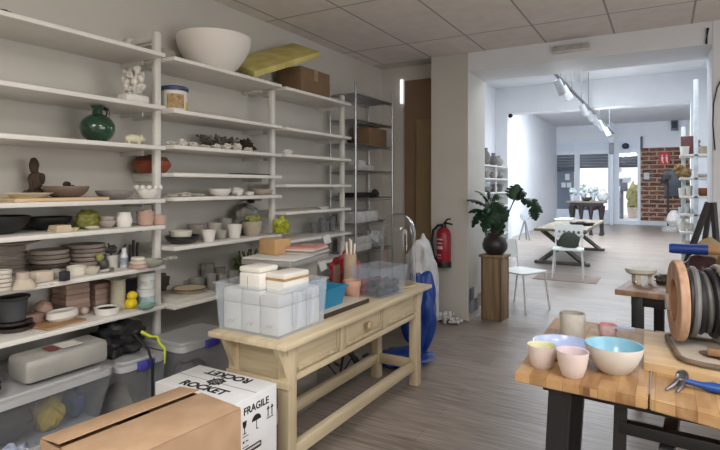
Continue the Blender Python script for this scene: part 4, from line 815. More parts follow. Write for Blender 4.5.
g = BM(); alathe(g, [(8.0*k, 13*k), (9*k, 13*k), (9*k, 18*k), (7.8*k, 18*k), (7.3*k, 13*k)], 26); obj('rim', g, mat('#cda491', .8, 0, .08), t)
t = thing('brush_holder', 'tall tan clay tube holding brushes behind the terracotta pot', 'holder', (-1.945, 3.22, BZ))
g = BM(); alathe(g, cupp(.047, .044, .27, .006), 22); obj('tube', g, mat('#bda58d', .8, 0, .08), t)
for i, (dx, dy, tx, ty, L_, cc, lb) in enumerate(((0, -.006, -.01, -.03, .36, '#e3d9c8', 'pale wooden brush handle leaning left in the tan tube'), (.005, .0, .01, -.01, .37, '#e7dfd0', 'pale wooden brush handle upright in the tan tube'), (-.012, .012, .0, .006, .375, '#dcd3c3', 'pale thin brush handle upright right in the tan tube'), (.022, -.010, .004, .034, .345, '#d8d2c8', 'white tipped brush handle leaning far right from the tan tube'))):
    g = BM(); atube(g, [(dx, dy, .018), (dx+(tx)*.55, dy+ty*.55, .2), (dx+tx, dy+ty, L_)], [.005, .006, .009], 8); one('brush', lb, 'brush', g, mat(cc, .5, 0, .05), (-1.945, 3.22, BZ), group='brushes in the tan tube')
g = BM(); ablob(g, .16, .36, .27, (0, 0, 0), .25, 2.6, 4, 5); one('red_bag', 'red crumpled plastic bag behind the tan brush tube', 'bag', g, mat('#b2313a', .4, 0, .2, 12, .4), (-2.08, 3.38, BZ))
g = BM(); abox(g, .012, .09, .21, (0, 0, 0), .003); one('brown_book', 'brown upright book left of the red bag', 'book', g, mat('#6d5346', .7), (-1.97, 3.08, BZ), R(5))
t = thing('clear_box', 'clear plastic box of dark odds and ends on the bench', 'box', (-1.735, 3.268, BZ), R(-9))
g = BM(); atray(g, .27, .32, .20, .004, .86, 0, .006); obj('box_body', g, mat('#d5e0ec', .2, 0, .03, 9, 0, None, (1, 1, 1), .12), t)
rnd = random.Random(5); cc_ = ['#3c3a40', '#4b4650', '#2f2f33', '#5c4a44', '#6b6460', '#3f4652', '#54483f', '#7a3c44']
CM = Matrix.Translation((-1.735, 3.268, BZ)) @ Matrix.Rotation(R(-9), 4, 'Z')
n = 0
for iz in range(2):
    for iy in range(3):
        for ix in range(3):
            v = CM @ Vector(((ix-1)*.072, (iy-1)*.083, .006+iz*.052)); g = BM(); ablob(g, .067, .077, .05, (0, 0, 0), .12, 3, 2, n)
            one('odd_piece', '%s dark piece in the clear bench box, %s from the near end, %s side' % (['lower', 'upper'][iz], ['first', 'second', 'third', 'fourth'][iy], ['shelf', 'middle', 'room'][ix]), 'piece', g, mat('#b0474f' if (ix == 0 and iy == 0) else cc_[n % 8], .6, 0, .2), v, group='dark pieces in the clear bench box'); n += 1
t = thing('glass_dome', 'tall clear glass dome standing on the far end of the bench', 'dome', (-1.75, 3.605, BZ))
g = BM(); alathe(g, [(0, 0), (.140, 0), (.145, .012), (.138, .022), (0, .022)], 36); obj('base', g, mat('#c8b28d', .5, 0, .08), t)
g = BM(); pr = [(.134, .023), (.135, .40)]+[(.135*math.cos(R(a)), .40+.15*math.sin(R(a))) for a in range(10, 90, 10)]+[(0, .55)]; alathe(g, pr, 40)
obj('dome_shell', g, glass('dome glass', (.95, .96, .96, 1), .6, .03), t, ang=80)
# pale sack beyond the bench
g = BM(); ablob(g, .36, .5, 1.02, (0, 0, 0), .16, 2.2, 4, 14); one('pale_sack', 'pale translucent plastic sack standing behind the glass dome', 'sack', g, mat('#d3d5d6', .35, 0, .12, 8, .4), (-2.14, 4.95, 0))
g = BM(); ablob(g, .40, .40, .76, (0, 0, 0), .2, 2.2, 5, 47)
for v in g.verts:
    if v.co.z < .4: v.co.x *= .4+.6*v.co.z/.4; v.co.y *= .4+.6*v.co.z/.4
ablob(g, .5, .6, .10, (-.05, -.12, 0), .3, 2, 4, 35)
one('blue_bag', 'bright blue plastic sheet bundled on the floor past the bench', 'plastic sheet', g, mat('#1c459c', .4, 0, .2, 8, .4, '#15357c'), (-1.875, 4.26, 0))
rnd = random.Random(11); g = BM(); b0 = onY(443, 186, 5.52)
for a in range(130):
    u = max(-.2, min(.2, rnd.gauss(0, .095))); w_ = rnd.gauss(0, .045); ablob(g, .042, .04, .032, (u, w_, max(0, .085-abs(u)*.35)*rnd.random()), .3, 3, 1, a)
one('foam_chips', 'heap of white foam chips on the floor at the column foot', 'foam chips', g, mat('#e2e0dd', .8, 0, .04), (b0.x+.0, 5.52, 0), kind='stuff')
t = thing('trailing_plant', 'dark leafy sprig on the floor under the bench', 'plant', (-2.18, 3.45, 0)); g = BM(); rnd = random.Random(2)
for a in range(5): atube(g, [(0, 0, .01), (rnd.uniform(-.1, .12), rnd.uniform(-.1, .15), .12+.04*a)], .005, 5)
obj('stem', g, mat('#2b2f27', .7), t)
for a in range(9):
    g = BM(); ablob(g, .07, .05, .012, (0, 0, -.006), .15, 2, 2, a, False); obj('leaf', g, mat('#232a24', .5, 0, .1), t, (rnd.uniform(-.12, .14), rnd.uniform(-.12, .18), rnd.uniform(.06, .26)), (rnd.uniform(-.8, .8), rnd.uniform(-.8, .8), a))
# ================================================================== white shipping box and brown carton
wx0, wx1, wy0, wy1, wh = -2.03, -1.535, 1.625, 1.895, .60
t = thing('shipping_box', 'white printed shipping box with fragile symbols in front of the bench', 'box', ((wx0+wx1)/2, (wy0+wy1)/2, 0)); ox, oy = (wx0+wx1)/2, (wy0+wy1)/2
wd, dd = wx1-wx0, wy1-wy0
g = BM(); abox(g, wd, dd, wh, (0, 0, 0), .005); obj('box_body', g, mat('#e3e4e6', .6, 0, .03), t)
g = BM(); abox(g, wd-.01, .003, .0012, (0, 0, wh)); obj('flap_seam', g, mat('#9b9c9e', .8), t)
INK = mat('#1c1c1e', .6, 0, .1)
tb = text_bm('ROCKET', .070, .035); obj('printed_text', tb, INK, t, (.0, -dd/2+.06, wh+.0012), (0, 0, 0), smooth=False)
tb = text_bm('ROCKET', .070, .035); obj('printed_text', tb, INK, t, (.0, dd/2-.05, wh+.0012), (0, 0, PI), smooth=False)
g = BM(); n = 28
def ring(g, r0, r1, h, c, N_=28, rot=0, m=None):
    vs = []
    for i in range(N_):
        a = rot+2*PI*i/N_; vs.append([g.verts.new((m or Matrix.Identity(4)) @ Vector((c[0]+r*math.cos(a), c[1]+r*math.sin(a), h))) for r in (r0, r1)])
    for i in range(N_): g.faces.new((vs[i][0], vs[i][1], vs[(i+1) % N_][1], vs[(i+1) % N_][0]))
ring(g, .028, .040, 0, (0, 0), 6, 0); ring(g, .017, .024, 0, (0, 0), 6, .5); ring(g, .004, .010, 0, (0, 0), 12)
for a in range(6):
    aa = a*PI/3+.52; atube(g, [(.03*math.cos(aa), .03*math.sin(aa), 0), (.045*math.cos(aa), .045*math.sin(aa), 0)], .003, 4)
obj('printed_emblem', g, INK, t, (.0, .004, wh+.0024), smooth=False)
def onface(bm, name, y, z, m=INK):
    if 'symbol' in name or 'print' == name[-5:] or 'bar' in name: bmesh.ops.scale(bm, vec=(.75, .75, 1), verts=bm.verts)
    return obj(name, bm, m, t, (wd/2+.0012, y, z), (R(90), 0, R(90)), smooth=False)
onface(text_bm('FRAGILE', .044, .02), 'printed_text', -.005, wh-.055)
g = BM()   # glass, umbrella, arrows
aprism(g, [(-.018, .03), (.018, .03), (.013, 0), (.004, -.012), (-.004, -.012), (-.013, 0)], 0, .0004); abox(g, .006, .03, .0004, (0, -.024, 0)); abox(g, .026, .005, .0004, (0, -.04, 0)); onface(g, 'fragile_symbol', -.08, wh-.115)
g = BM(); aprism(g, [(.04*math.cos(R(a)), .035*math.sin(R(a))) for a in range(0, 181, 15)], 0, .0004); abox(g, .005, .05, .0004, (0, -.025, 0)); abox(g, .016, .005, .0004, (.007, -.05, 0)); onface(g, 'umbrella_symbol', -.005, wh-.115)
g = BM()
for sx in (-.018, .018): abox(g, .007, .045, .0004, (sx, -.01, 0)); aprism(g, [(sx-.014, .012), (sx+.014, .012), (sx, .034)], 0, .0004)
abox(g, .06, .005, .0004, (0, -.04, 0)); onface(g, 'arrows_symbol', .085, wh-.105)
g = BM(); abox(g, .05, .004, .0004, (0, .03, 0)); abox(g, .05, .004, .0004, (0, -.03, 0)); abox(g, .012, .012, .0004, (-.015, .0, 0)); abox(g, .02, .006, .0004, (.012, .0, 0)); onface(g, 'small_print', -.075, wh-.18)
g = BM(); aprism(g, rrect(.15, .035, .01), 0, .0004); onface(g, 'printed_bar', -.03, wh-.225)
g = BM(); aprism(g, rrect(.13, .012, .004), 0, .0008); onface(g, 'bar_lettering', -.03, wh-.223, mat('#d8d8da', .6))
# brown carton with open flaps
t = thing('open_carton', 'big brown cardboard carton with open top flaps in the foreground', 'carton', (-1.597, 1.245, 0), R(-5)); cw_, cd_, ch_ = .365, .55, .655
g = BM(); th_ = .006
for sx in (-1, 1): abox(g, th_, cd_, ch_, (sx*(cw_/2-th_/2), 0, 0))
for sy in (-1, 1): abox(g, cw_-2*th_, th_, ch_, (0, sy*(cd_/2-th_/2), 0))
abox(g, cw_-2*th_, cd_-2*th_, th_, (0, 0, 0)); obj('carton_body', g, mat('#b6977a', .85, 0, .05, 9, .05, '#a98a6d'), t)
def flap(name, w_, x0, sgn, ang, z):
    g = BM(); abox(g, w_, cd_-.004, .005, (-sgn*w_/2, 0, 0), .001)
    obj(name, g, mat('#bf9f80', .85, 0, .05, 9, .05, '#b09072'), t, (x0, 0, z), (0, R(ang), 0))
flap('top_flap', .228, cw_/2, 1, 1.5, ch_+.001); flap('top_flap', .122, -cw_/2, -1, -7, ch_+.001)
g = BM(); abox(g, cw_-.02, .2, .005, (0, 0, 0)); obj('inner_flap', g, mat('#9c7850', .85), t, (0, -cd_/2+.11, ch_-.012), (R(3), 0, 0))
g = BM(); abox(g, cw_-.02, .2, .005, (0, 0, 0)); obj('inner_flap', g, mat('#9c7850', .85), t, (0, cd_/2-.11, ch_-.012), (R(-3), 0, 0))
# ================================================================== fire extinguisher on the column
p = onY(443.8, 186, Y1-.10); k = mpp(p); t = thing('fire_extinguisher', 'red fire extinguisher hanging on the white column', 'extinguisher', (p.x, Y1-.10, .60))
RED = mat('#9c1b2c', .35, 0, .06, 8)
g = BM(); r_ = .08; alathe(g, [(0, .0), (r_*.9, 0), (r_, .02), (r_, .36), (r_*.8, .41), (r_*.4, .44), (0, .44)], 26); obj('cylinder', g, RED, t)
g = BM(); alathe(g, [(0, -.004), (r_+.004, -.004), (r_+.004, .05), (r_+.001, .06), (0, .06)], 26); obj('base_ring', g, BLACK, t)
g = BM(); alathe(g, [(0, .44), (.03, .44), (.026, .48), (0, .48)], 14); atube(g, [(0, 0, .47), (.03, -.02, .49), (.11, -.03, .475)], .011, 6); atube(g, [(0, 0, .48), (.05, -.02, .53), (.09, -.03, .535)], .010, 6); obj('valve_handle', g, BLACK, t)
g = BM(); atube(g, [(0, -.01, .46), (-.06, -.02, .46), (-.12, -.02, .40), (-.135, -.02, .28), (-.12, -.02, .14), (-.095, -.01, .06)], .014, 8); atube(g, [(-.095, -.01, .10), (-.092, -.01, -.0)], .02, 8); obj('hose', g, BLACK, t)
g = BM()
for (z0, z1, a0, a1, n_) in ((.30, .315, -150, -80, 7), (.26, .27, -150, -80, 7), (.20, .235, -150, -125, 3), (.20, .235, -118, -104, 2), (.20, .235, -97, -80, 2), (.13, .142, -140, -90, 6), (.10, .108, -140, -90, 6)):
    for i in range(n_):
        q0, q1 = R(a0+(a1-a0)*i/n_), R(a0+(a1-a0)*(i+1)/n_); rr = r_+.001
        aquad(g, (rr*math.cos(q0), rr*math.sin(q0), z0), (rr*math.cos(q1), rr*math.sin(q1), z0), (rr*math.cos(q1), rr*math.sin(q1), z1), (rr*math.cos(q0), rr*math.sin(q0), z1))
obj('printed_label', g, mat('#e3cfd0', .6, 0, .05), t)
g = BM(); abox(g, .06, .022, .10, (0, .089, .30)); obj('wall_bracket', g, mat('#5a5a5c', .5), t)
# ================================================================== plant on its pedestal
px_, py_ = -1.665, 5.93
t = thing('pedestal', 'square weathered wooden pedestal by the column', 'pedestal', (px_, py_, 0), R(-6)); PW = wood('#9c8668', '#7a644b', 'Z', 5, .7)
g = BM(); abox(g, .225, .225, .70, (0, 0, 0), .006); obj('shaft', g, PW, t)
g = BM(); abox(g, .275, .275, .03, (0, 0, .70), .006); obj('top_plate', g, PW, t)
g = BM()
for sx in (-1, 1):
    for sy in (-1, 1): abox(g, .02, .02, .70, (sx*.108, sy*.108, 0), .003)
obj('corner_strip', g, wood('#7c6448', '#5a4632', 'Z'), t)
PZ = .73
t = thing('monstera_plant', 'monstera plant with split leaves in a dark round pot on the pedestal', 'plant', (px_, py_, PZ))
g = BM(); alathe(g, [(0, 0), (.09, 0), (.135, .06), (.142, .11), (.12, .18), (.085, .215), (.09, .24), (.078, .24), (.072, .21), (0, .20)], 28); obj('pot', g, mat('#332c2b', .35, 0, .15, 6, .15), t)
g = BM(); atube(g, [(0, 0, .2), (-.02, .01, .4), (0, 0, .55)], [.045, .04, .03], 10); obj('trunk', g, mat('#4a4534', .9, 0, .2, 30, .5), t)
def leaf_bm(base, tip, width, normal, droop=.1, n=22):
    b_, tp = Vector(base), Vector(tip); d = tp-b_; nn = Vector(normal).normalized(); side = d.cross(nn).normalized(); up = side.cross(d).normalized(); g = BM(); L = []
    for i in range(n+1):
        u = i/n; c_ = b_+d*u+up*(droop*4*u*(1-u))
        w_ = width*.5*(math.sin(PI*min(1, u*.95+.05))**.7)*(1-.25*u)
        if i in (7, 11, 15, 19): w_ *= .6
        sag = -.35*w_
        L.append((g.verts.new(c_+side*w_+up*sag), g.verts.new(c_+side*w_*.5+up*sag*.2), g.verts.new(c_), g.verts.new(c_-side*w_*.5+up*sag*.2), g.verts.new(c_-side*w_+up*sag)))
    for a, b2 in zip(L, L[1:]):
        for j in range(4): g.faces.new((a[j], a[j+1], b2[j+1], b2[j]))
    bmesh.ops.solidify(g, geom=g.faces[:], thickness=.003); return g
LF = [mat('#3a6044', .35, 0, .2, 9, .05, '#284a34'), mat('#446b4c', .35, 0, .2, 9, .05, '#2f5239'), mat('#31543d', .35, 0, .2, 9, .05, '#24432f')]
def Q(px, py, d=0.0):
    q = onY(px, py, py_+d); return Vector((q.x-px_, d, q.z-PZ))
leaves = (((487, 206), (466, 200), .13, .05, (0, -.4, 1), .03), ((488, 202), (474, 191), .12, .15, (0, -.4, 1), .04), ((486, 212), (468, 213), .14, -.08, (-.3, -.6, .8), .04), ((488, 208), (472, 228), .16, -.12, (-.5, -.8, .4), .05), ((492, 204), (484, 233), .18, -.16, (-.2, -1, .3), .05), ((494, 202), (497, 231), .18, -.14, (.2, -1, .3), .05), ((495, 203), (507, 222), .17, -.05, (.5, -.8, .4), .05), ((492, 200), (503, 197), .14, .08, (.2, -.5, 1), .05), ((490, 198), (487, 190), .14, .14, (0, -.7, .8), .02), ((496, 208), (500, 240), .15, .1, (.3, -.9, .2), .04), ((514, 200), (518, 184), .20, .05, (.5, -1, .2), .0), ((517, 196), (527, 193), .17, .05, (0, -.6, .9), .03), ((522, 199), (543, 213), .16, .02, (.2, -.5, .9), .05), ((530, 203), (538, 200), .10, .02, (.2, -.6, .9), .02), ((533, 207), (536, 221), .12, .0, (.6, -.8, .2), .02))
def LD(tp, d_): return min(d_, -.40) if tp[0] < 480 else (min(d_, -.2) if tp[0] < 492 else d_)
for i, (b_, tp, w_, d_, nv, dr) in enumerate(leaves):
    d_ = LD(tp, d_); a = Q(b_[0], b_[1], d_*.6); z = Q(tp[0], tp[1], d_)
    obj('leaf', leaf_bm(a, z, w_*1.3, nv, dr), LF[i % 3], t)
g = BM()
for i, (b_, tp, w_, d_, nv, dr) in enumerate(leaves[:10]):
    d_ = LD(tp, d_); a = Q(b_[0], b_[1], d_*.6); atube(g, [(0, 0, .35+.02*(i % 4)), (a.x*.4, a.y*.4, .5), a], .006, 5)
s0 = Q(512, 205, .05)
atube(g, [(.02, 0, .22), (.10, .02, .36), s0, Q(514, 200, .025)], .008, 6); atube(g, [s0, Q(517, 196, .025), Q(522, 199, .02), Q(530, 203, .01), Q(533, 207, 0)], .006, 5)
obj('stems', g, mat('#3f5a3c', .5, 0, .1), t)
# ================================================================== chairs
WP = mat('#dcdfdb', .4, 0, .02, 5)
def chair(label, loc, rz, perf=False):
    t = thing('chair', label, 'chair', (loc[0], loc[1], 0.011 if perf else 0), rz, 'white chairs with thin legs'); t.scale = (1.08, 1.08, 1.04)     # faces local -y
    g = BM(); aprism(g, rrect(.44, .42, .06), .432, .45); obj('seat', g, WP, t)
    g = BM(); m_ = Matrix.Translation((0, .215, .66)) @ Matrix.Rotation(R(82), 4, 'X')
    if perf:
        aprism(g, rrect(.43, .10, .03), -.008, .008, m_ @ Matrix.Translation((0, .10, 0)))
        for i in range(6): abox(g, .035, .014, .055, (-.175+i*.07, .20, .655), .003)
        abox(g, .43, .014, .04, (0, .198, .625), .004)
    else: aprism(g, rrect(.43, .22, .06), -.008, .008, m_ @ Matrix.Translation((0, .02, 0)))
    obj('backrest', g, WP, t)
    for sx in (-1, 1):
        g = BM(); atube(g, [(sx*.19, -.17, .432), (sx*.215, -.225, 0)], .011, 8); obj('leg', g, WP, t)
        g = BM(); atube(g, [(sx*.215, .265, 0), (sx*.19, .185, .44), (sx*.195, .228, .78)], .011, 8); obj('leg', g, WP, t)
    return t
chair('white chair tucked at the near end of the rustic table', (-1.37, 9.18, 0), R(6), True)
chair('white chair beside the plant pedestal, nearest of the chairs', (-1.53, 6.60, 0), R(66))
# ================================================================== rustic table with crossed legs
tx0, tx1, ty0, ty1, tz = -2.16, -1.24, 10.35, 13.6, .70
t = thing('rustic_table', 'long rustic wooden table on crossed dark legs in the bright room', 'table', ((tx0+tx1)/2, (ty0+ty1)/2, 0)); ox, oy = (tx0+tx1)/2, (ty0+ty1)/2
g = BM(); abox(g, tx1-tx0, ty1-ty0, .05, (0, 0, tz-.05), .006); obj('tabletop', g, wood('#877b65', '#685c47', 'Y', 4), t)
DG = wood('#59564b', '#423f37', 'Z', 5)
for yy in (-1.35, 1.35):
    for sg in (-1, 1):
        g = BM(); atube(g, [(sg*.36, yy+.03*sg, tz-.05), (-sg*.40, yy+.03*sg, .04)], .045, 4); obj('leg', g, DG, t)
    g = BM(); abox(g, 1.0, .10, .06, (0, yy, 0), .01); obj('foot_bar', g, DG, t)
g = BM(); abox(g, .08, 2.7, .08, (0, 0, .33), .01); obj('beam', g, DG, t)
def on_t(nm, lb, ct, px, y_, fn, m_):
    p = onY(px, 186, y_); g = BM(); fn(g); return one(nm, lb, ct, g, m_, (p.x, y_, tz+.001))
on_t('dark_tray', 'dark oval tray on the right side of the rustic table', 'tray', 582, 11.6, lambda g: (alathe(g, [(0, 0), (.20, 0), (.26, .06), (.25, .06), (.19, .015), (0, .015)], 24)), mat('#35342f', .5))
on_t('clay_lump', 'dark round lump sitting in the dark oval tray', 'lump', 581, 11.6, lambda g: ablob(g, .2, .16, .08, (0, 0, .016), .2, 3, 3, 1), mat('#4d4a42', .7))
on_t('paper_pile', 'pale papers spread on the left far side of the rustic table', 'papers', 563, 13.0, lambda g: (abox(g, .35, .5, .03, (0, 0, 0), .004, (0, 0, .3)), abox(g, .3, .4, .02, (.05, .1, .031), .004, (0, 0, -.2))), mat('#c5c8c6', .7))
one('green_bag', 'dark green cloth bag on the white chair seat', 'bag', ablob(BM(), .34, .12, .26, (0, 0, 0), .1, 2, 3, 3), mat('#3d4439', .8, 0, .15), (-1.37, 9.27, .482))
g = BM(); abox(g, .95, .7, .008, (0, 0, 0), .002); one('brown_mat', 'brown mat on the floor under the white chair at the table', 'mat', g, mat('#8a7a70', .9, 0, .08), (-1.38, 9.12, 0))
# tripod lamp
p = onZ(525, 240, 0); t = thing('tripod_lamp', 'small silver spotlight lamp on a tripod by the left wall', 'lamp', p)
for a in (90, 210, 330):
    g = BM(); atube(g, [(.17*math.cos(R(a)), .17*math.sin(R(a)), 0), (.02*math.cos(R(a)), .02*math.sin(R(a)), .52)], .02, 6); obj('leg', g, mat('#8b8d90', .4), t)
g = BM(); alathe(g, [(0, -.12), (.08, -.11), (.13, 0), (.13, .06), (0, .08)], 20, m=Matrix.Translation((0, 0, .66)) @ Matrix.Rotation(R(75), 4, 'X')); obj('lamp_head', g, mat('#a9afb4', .3, .5), t)
# terracotta dish on the floor near
# white pot shelf on the left wall of the middle room
t = thing('pot_rack', 'white open pot shelf against the left wall behind the plant', 'shelf', (-2.88, 9.9, 0))
for z in (.55, .85, 1.1, 1.36, 1.62, 1.86):
    g = BM(); abox(g, .26, 1.7, .025, (0, 0, z)); obj('shelf_board', g, SHELF, t)
for yy in (-.84, 0, .84):
    g = BM(); abox(g, .02, .025, 1.9, (.12, yy, 0)); abox(g, .02, .025, 1.9, (-.12, yy, 0)); obj('shelf_frame', g, SHELF, t)
rnd = random.Random(8); zs = (.575, .875, 1.125, 1.385, 1.645, 1.885)
nmz = ['lowest', 'second lowest', 'third', 'fourth', 'fifth', 'top']; nmy = ['near', 'near middle', 'far middle', 'far']
gc = ['#8e8a86', '#a39c94', '#77736f', '#b5afa8', '#6c6a69']
for i, z in enumerate(zs):
    for j, yy in enumerate((-.62, -.24, .24, .62)):
        h_ = rnd.uniform(.12, .19) if i < 5 else rnd.uniform(.20, .34); r_ = rnd.uniform(.07, .10)
        pr = [cupp(r_, r_*.7, h_, .008), bowlp(r_*1.15, h_*.7, .008), [(0, 0), (r_*.6, 0), (r_, h_*.4), (r_*.9, h_*.65), (r_*.35, h_*.85), (r_*.45, h_), (r_*.35, h_), (0, h_*.8)]][(i*2+j) % 3 if i < 5 else 2]
        lt('pot', 'grey clay pot on the %s level of the left pot shelf, %s position' % (nmz[i], nmy[j]), 'pot', pr, mat(gc[(i+j*2) % 5], .6, 0, .15), (-2.88, 9.9+yy, z+.0005), 'pots on the left wall shelf', 18)
# ================================================================== black console near the shop front
cp = onZ(589, 229, 0); cyy = 17.6; cx0 = onY(571, 186, cyy).x; cx1 = onY(603, 186, cyy).x; cw_ = cx1-cx0; cz = onY(588, 201, cyy).z
t = thing('console_table', 'black carved console table before the shop front', 'table', ((cx0+cx1)/2, cyy, 0)); BK = mat('#231d1d', .5, 0, .15, 12)
g = BM(); abox(g, cw_+.2, .55, .06, (0, 0, cz-.06), .015); obj('tabletop', g, mat('#6a5e55', .5, 0, .1), t)
g = BM(); abox(g, cw_, .45, .10, (0, 0, cz-.16), .01)
for i in range(5): ablob(g, .24, .3, .16, ((i-2)*cw_*.22, -.1, cz-.28+.04*abs(i-2)*0), .1, 2, 2, i, False)
obj('carved_apron', g, BK, t)
for sx in (-1, -.33, .33, 1):
    for sy in (-1, 1):
        if abs(sx) < 1 and sy > 0: continue
        g = BM(); zz = cz-.15; x_ = sx*cw_*.46
        atube(g, [(x_, sy*.19, 0), (x_, sy*.19, zz*.15), (x_*.985, sy*.19, zz*.6), (x_*1.0, sy*.19, zz*.8), (x_, sy*.19, zz)], [.06, .04, .045, .07, .09], 10); obj('leg', g, BK, t)
flo = ((-.46, .30, '#a9afb4', 'pale flower bouquet at the left end of the black console'), (-.12, .46, '#c3c8cc', 'tall white bouquet in the middle of the black console'), (.18, .38, '#adb3b5', 'white bouquet right of the tallest on the console'))
for i, (dx, h_, cc, lb) in enumerate(flo):
    t = thing('bouquet', lb, 'flowers', ((cx0+cx1)/2+dx*cw_, cyy+.1, cz+.0005))
    g = BM(); alathe(g, cupp(.09, .06, .2, .008), 16); obj('vase', g, mat('#a9b0b6', .3), t)
    g = BM(); rnd = random.Random(i)
    for a in range(16): ablob(g, .13, .13, .11, (rnd.uniform(-.10, .10), rnd.uniform(-.07, .07), rnd.uniform(.16, h_)), .3, 3, 2, a)
    obj('blossoms', g, mat(cc, .8, 0, .15, 10, .1, '#7f8c84'), t)
lt('jar', 'grey striped lidded jar at the right end of the black console', 'jar', [(0, 0), (.10, 0), (.17, .1), (.17, .2), (.09, .27), (.07, .36), (0, .37)], mat('#787b7d', .5, 0, .3, 8, 0, '#c4c6c7', (.1, .1, 4)), ((cx0+cx1)/2+.50*cw_, cyy-.05, cz+.0005))
lt('dark_bowl', 'dark low bowl in the middle of the black console', 'bowl', bowlp(.15, .12, .01), mat('#3b3d3c', .5), ((cx0+cx1)/2+.02*cw_, cyy-.15, cz+.0005))
# ================================================================== right pot shelves in the middle room
sy0 = 7.9; SX0 = onY(680, 186, sy0).x; SX1 = .68
t = thing('pot_shelf', 'white open shelves of pots on the right before the brick wall', 'shelf', ((SX0+SX1)/2, 8.15, 0)); cxs = (SX0+SX1)/2
szs = [onY(690, y, sy0).z for y in (154, 177.5, 196, 214, 232, 250)]
for z in szs: g = BM(); abox(g, SX1-SX0, .5, .03, (0, 0, z-.03), .003); obj('shelf_board', g, SHELF, t)
xx = onY(696, 186, sy0).x-cxs
for x_, yy in ((xx, -.23), (SX0-cxs+.05, .23), (SX1-cxs-.03, .23)):
    g = BM(); abox(g, .05, .04, 2.85 if yy < 0 else 2.3, (x_, yy, 0), .006); obj('post', g, mat('#dde6ea', .5), t)
def on_s(nm, lb, ct, px, lv, fn, m_, y_=8.08):
    p = onY(px, 186, y_); g = BM(); fn(g); return one(nm, lb, ct, g, m_, (p.x, y_, szs[lv]+.0005))
on_s('framed_picture', 'dark red framed picture on the top right pot shelf', 'picture', 688, 0, lambda g: abox(g, .16, .05, .24, (0, 0, 0), .004), mat('#7a3b3c', .6, 0, .3, 12, 0, '#54413f'))
on_s('white_bowl', 'pale pot in front of the dark red picture', 'pot', 684.5, 0, lambda g: alathe(g, cupp(.055, .045, .10, .006), 16), CERW, 7.95)
on_s('pot', 'beige woven pot holding a small plant, top right shelf', 'pot', 703, 0, lambda g: alathe(g, cupp(.09, .07, .10, .006), 18), mat('#b6ab97', .7))
on_s('small_plant', 'small dark plant in the beige woven pot', 'plant', 700, 0, lambda g: [ablob(g, .05, .05, .05, (.03*math.cos(a), .03*math.sin(a), .02+.03*a), .3, 3, 2, a) for a in range(5)], mat('#5d655c', .7), 8.08)
on_s('teddy_bag', 'tan fuzzy bundle on the second right pot shelf', 'bundle', 684, 1, lambda g: (ablob(g, .19, .16, .15, (0, 0, 0), .2, 3, 3, 2), ablob(g, .11, .11, .1, (-.06, -.02, .08), .2, 3, 3, 3, False)), mat('#a08254', .85, 0, .2, 30, .4), 7.99)
on_s('white_dish', 'white oval dish on the second right pot shelf', 'dish', 703, 1, lambda g: alathe(g, bowlp(.09, .05, .006), 18), CERW)
for i, (px, lb) in enumerate(((682, 'white pot leftmost on the third right pot shelf'), (689, 'white pot second on the third right pot shelf'))): on_s('pot', lb, 'pot', px, 2, lambda g: alathe(g, cupp(.042, .035, .10+.03*i, .005), 16), CERW)
on_s('orange_bowl', 'orange brown bowl at the right of the third pot shelf', 'bowl', 704, 2, lambda g: alathe(g, bowlp(.085, .10, .007, .6), 20), mat('#a4603c', .5, 0, .15))
for i, (px, h_, lb) in enumerate(((681, .08, 'low white cup leftmost on the fourth right pot shelf'), (687, .13, 'white vase on the fourth right pot shelf'), (692.5, .06, 'small white bowl by the post, fourth right pot shelf'))): on_s('pot', lb, 'pot', px, 3, lambda g: alathe(g, cupp(.034, .028, h_, .005), 16), mat('#d9dedf', .5))
for i, (px, h_, lb) in enumerate(((683, .12, 'white pot left on the fifth right pot shelf'), (691, .10, 'white pot by the post on the fifth right pot shelf'))): on_s('pot', lb, 'pot', px, 4, lambda g: alathe(g, cupp(.045, .036, h_, .005), 16), CERW)
on_s('pot', 'grey white pot on the lowest right pot shelf', 'pot', 686, 5, lambda g: alathe(g, cupp(.06, .045, .10, .005), 16), CER)
# pale lamp and bowls standing in front of the bricks; thin dark stand
p = onZ(674, 231, 0); t = thing('mushroom_lamp', 'pale mushroom shaped lamp on the floor before the brick wall', 'lamp', p)
g = BM(); alathe(g, [(0, 0), (.35, 0), (.38, .1), (.2, .16), (0, .16)], 20); obj('base', g, mat('#c9c2bd', .6), t)
g = BM(); alathe(g, [(0, .16), (.14, .18), (.24, .35), (.18, .55), (.09, .68), (0, .70)], 20); obj('shade', g, mat('#ded7d2', .6), t)
p = onZ(683.5, 233, 0); lt('round_vase', 'white round vase beside the mushroom lamp', 'vase', bowlp(.22, .45, .02), mat('#cfcbc8', .6), p)
p = onZ(668, 229.5, 0); g = BM(); alathe(g, [(0, 0), (.16, 0), (.16, .03), (.03, .05), (.03, 1.72), (0, 1.72)], 14); abox(g, .3, .16, .16, (-.05, 0, 1.72), .03); ablob(g, .3, .2, .3, (-.1, 0, 1.55), .3, 3, 2, 2); one('stand', 'thin dark stand with a bulky head before the brick wall', 'stand', g, mat('#2e2a2b', .6), p)
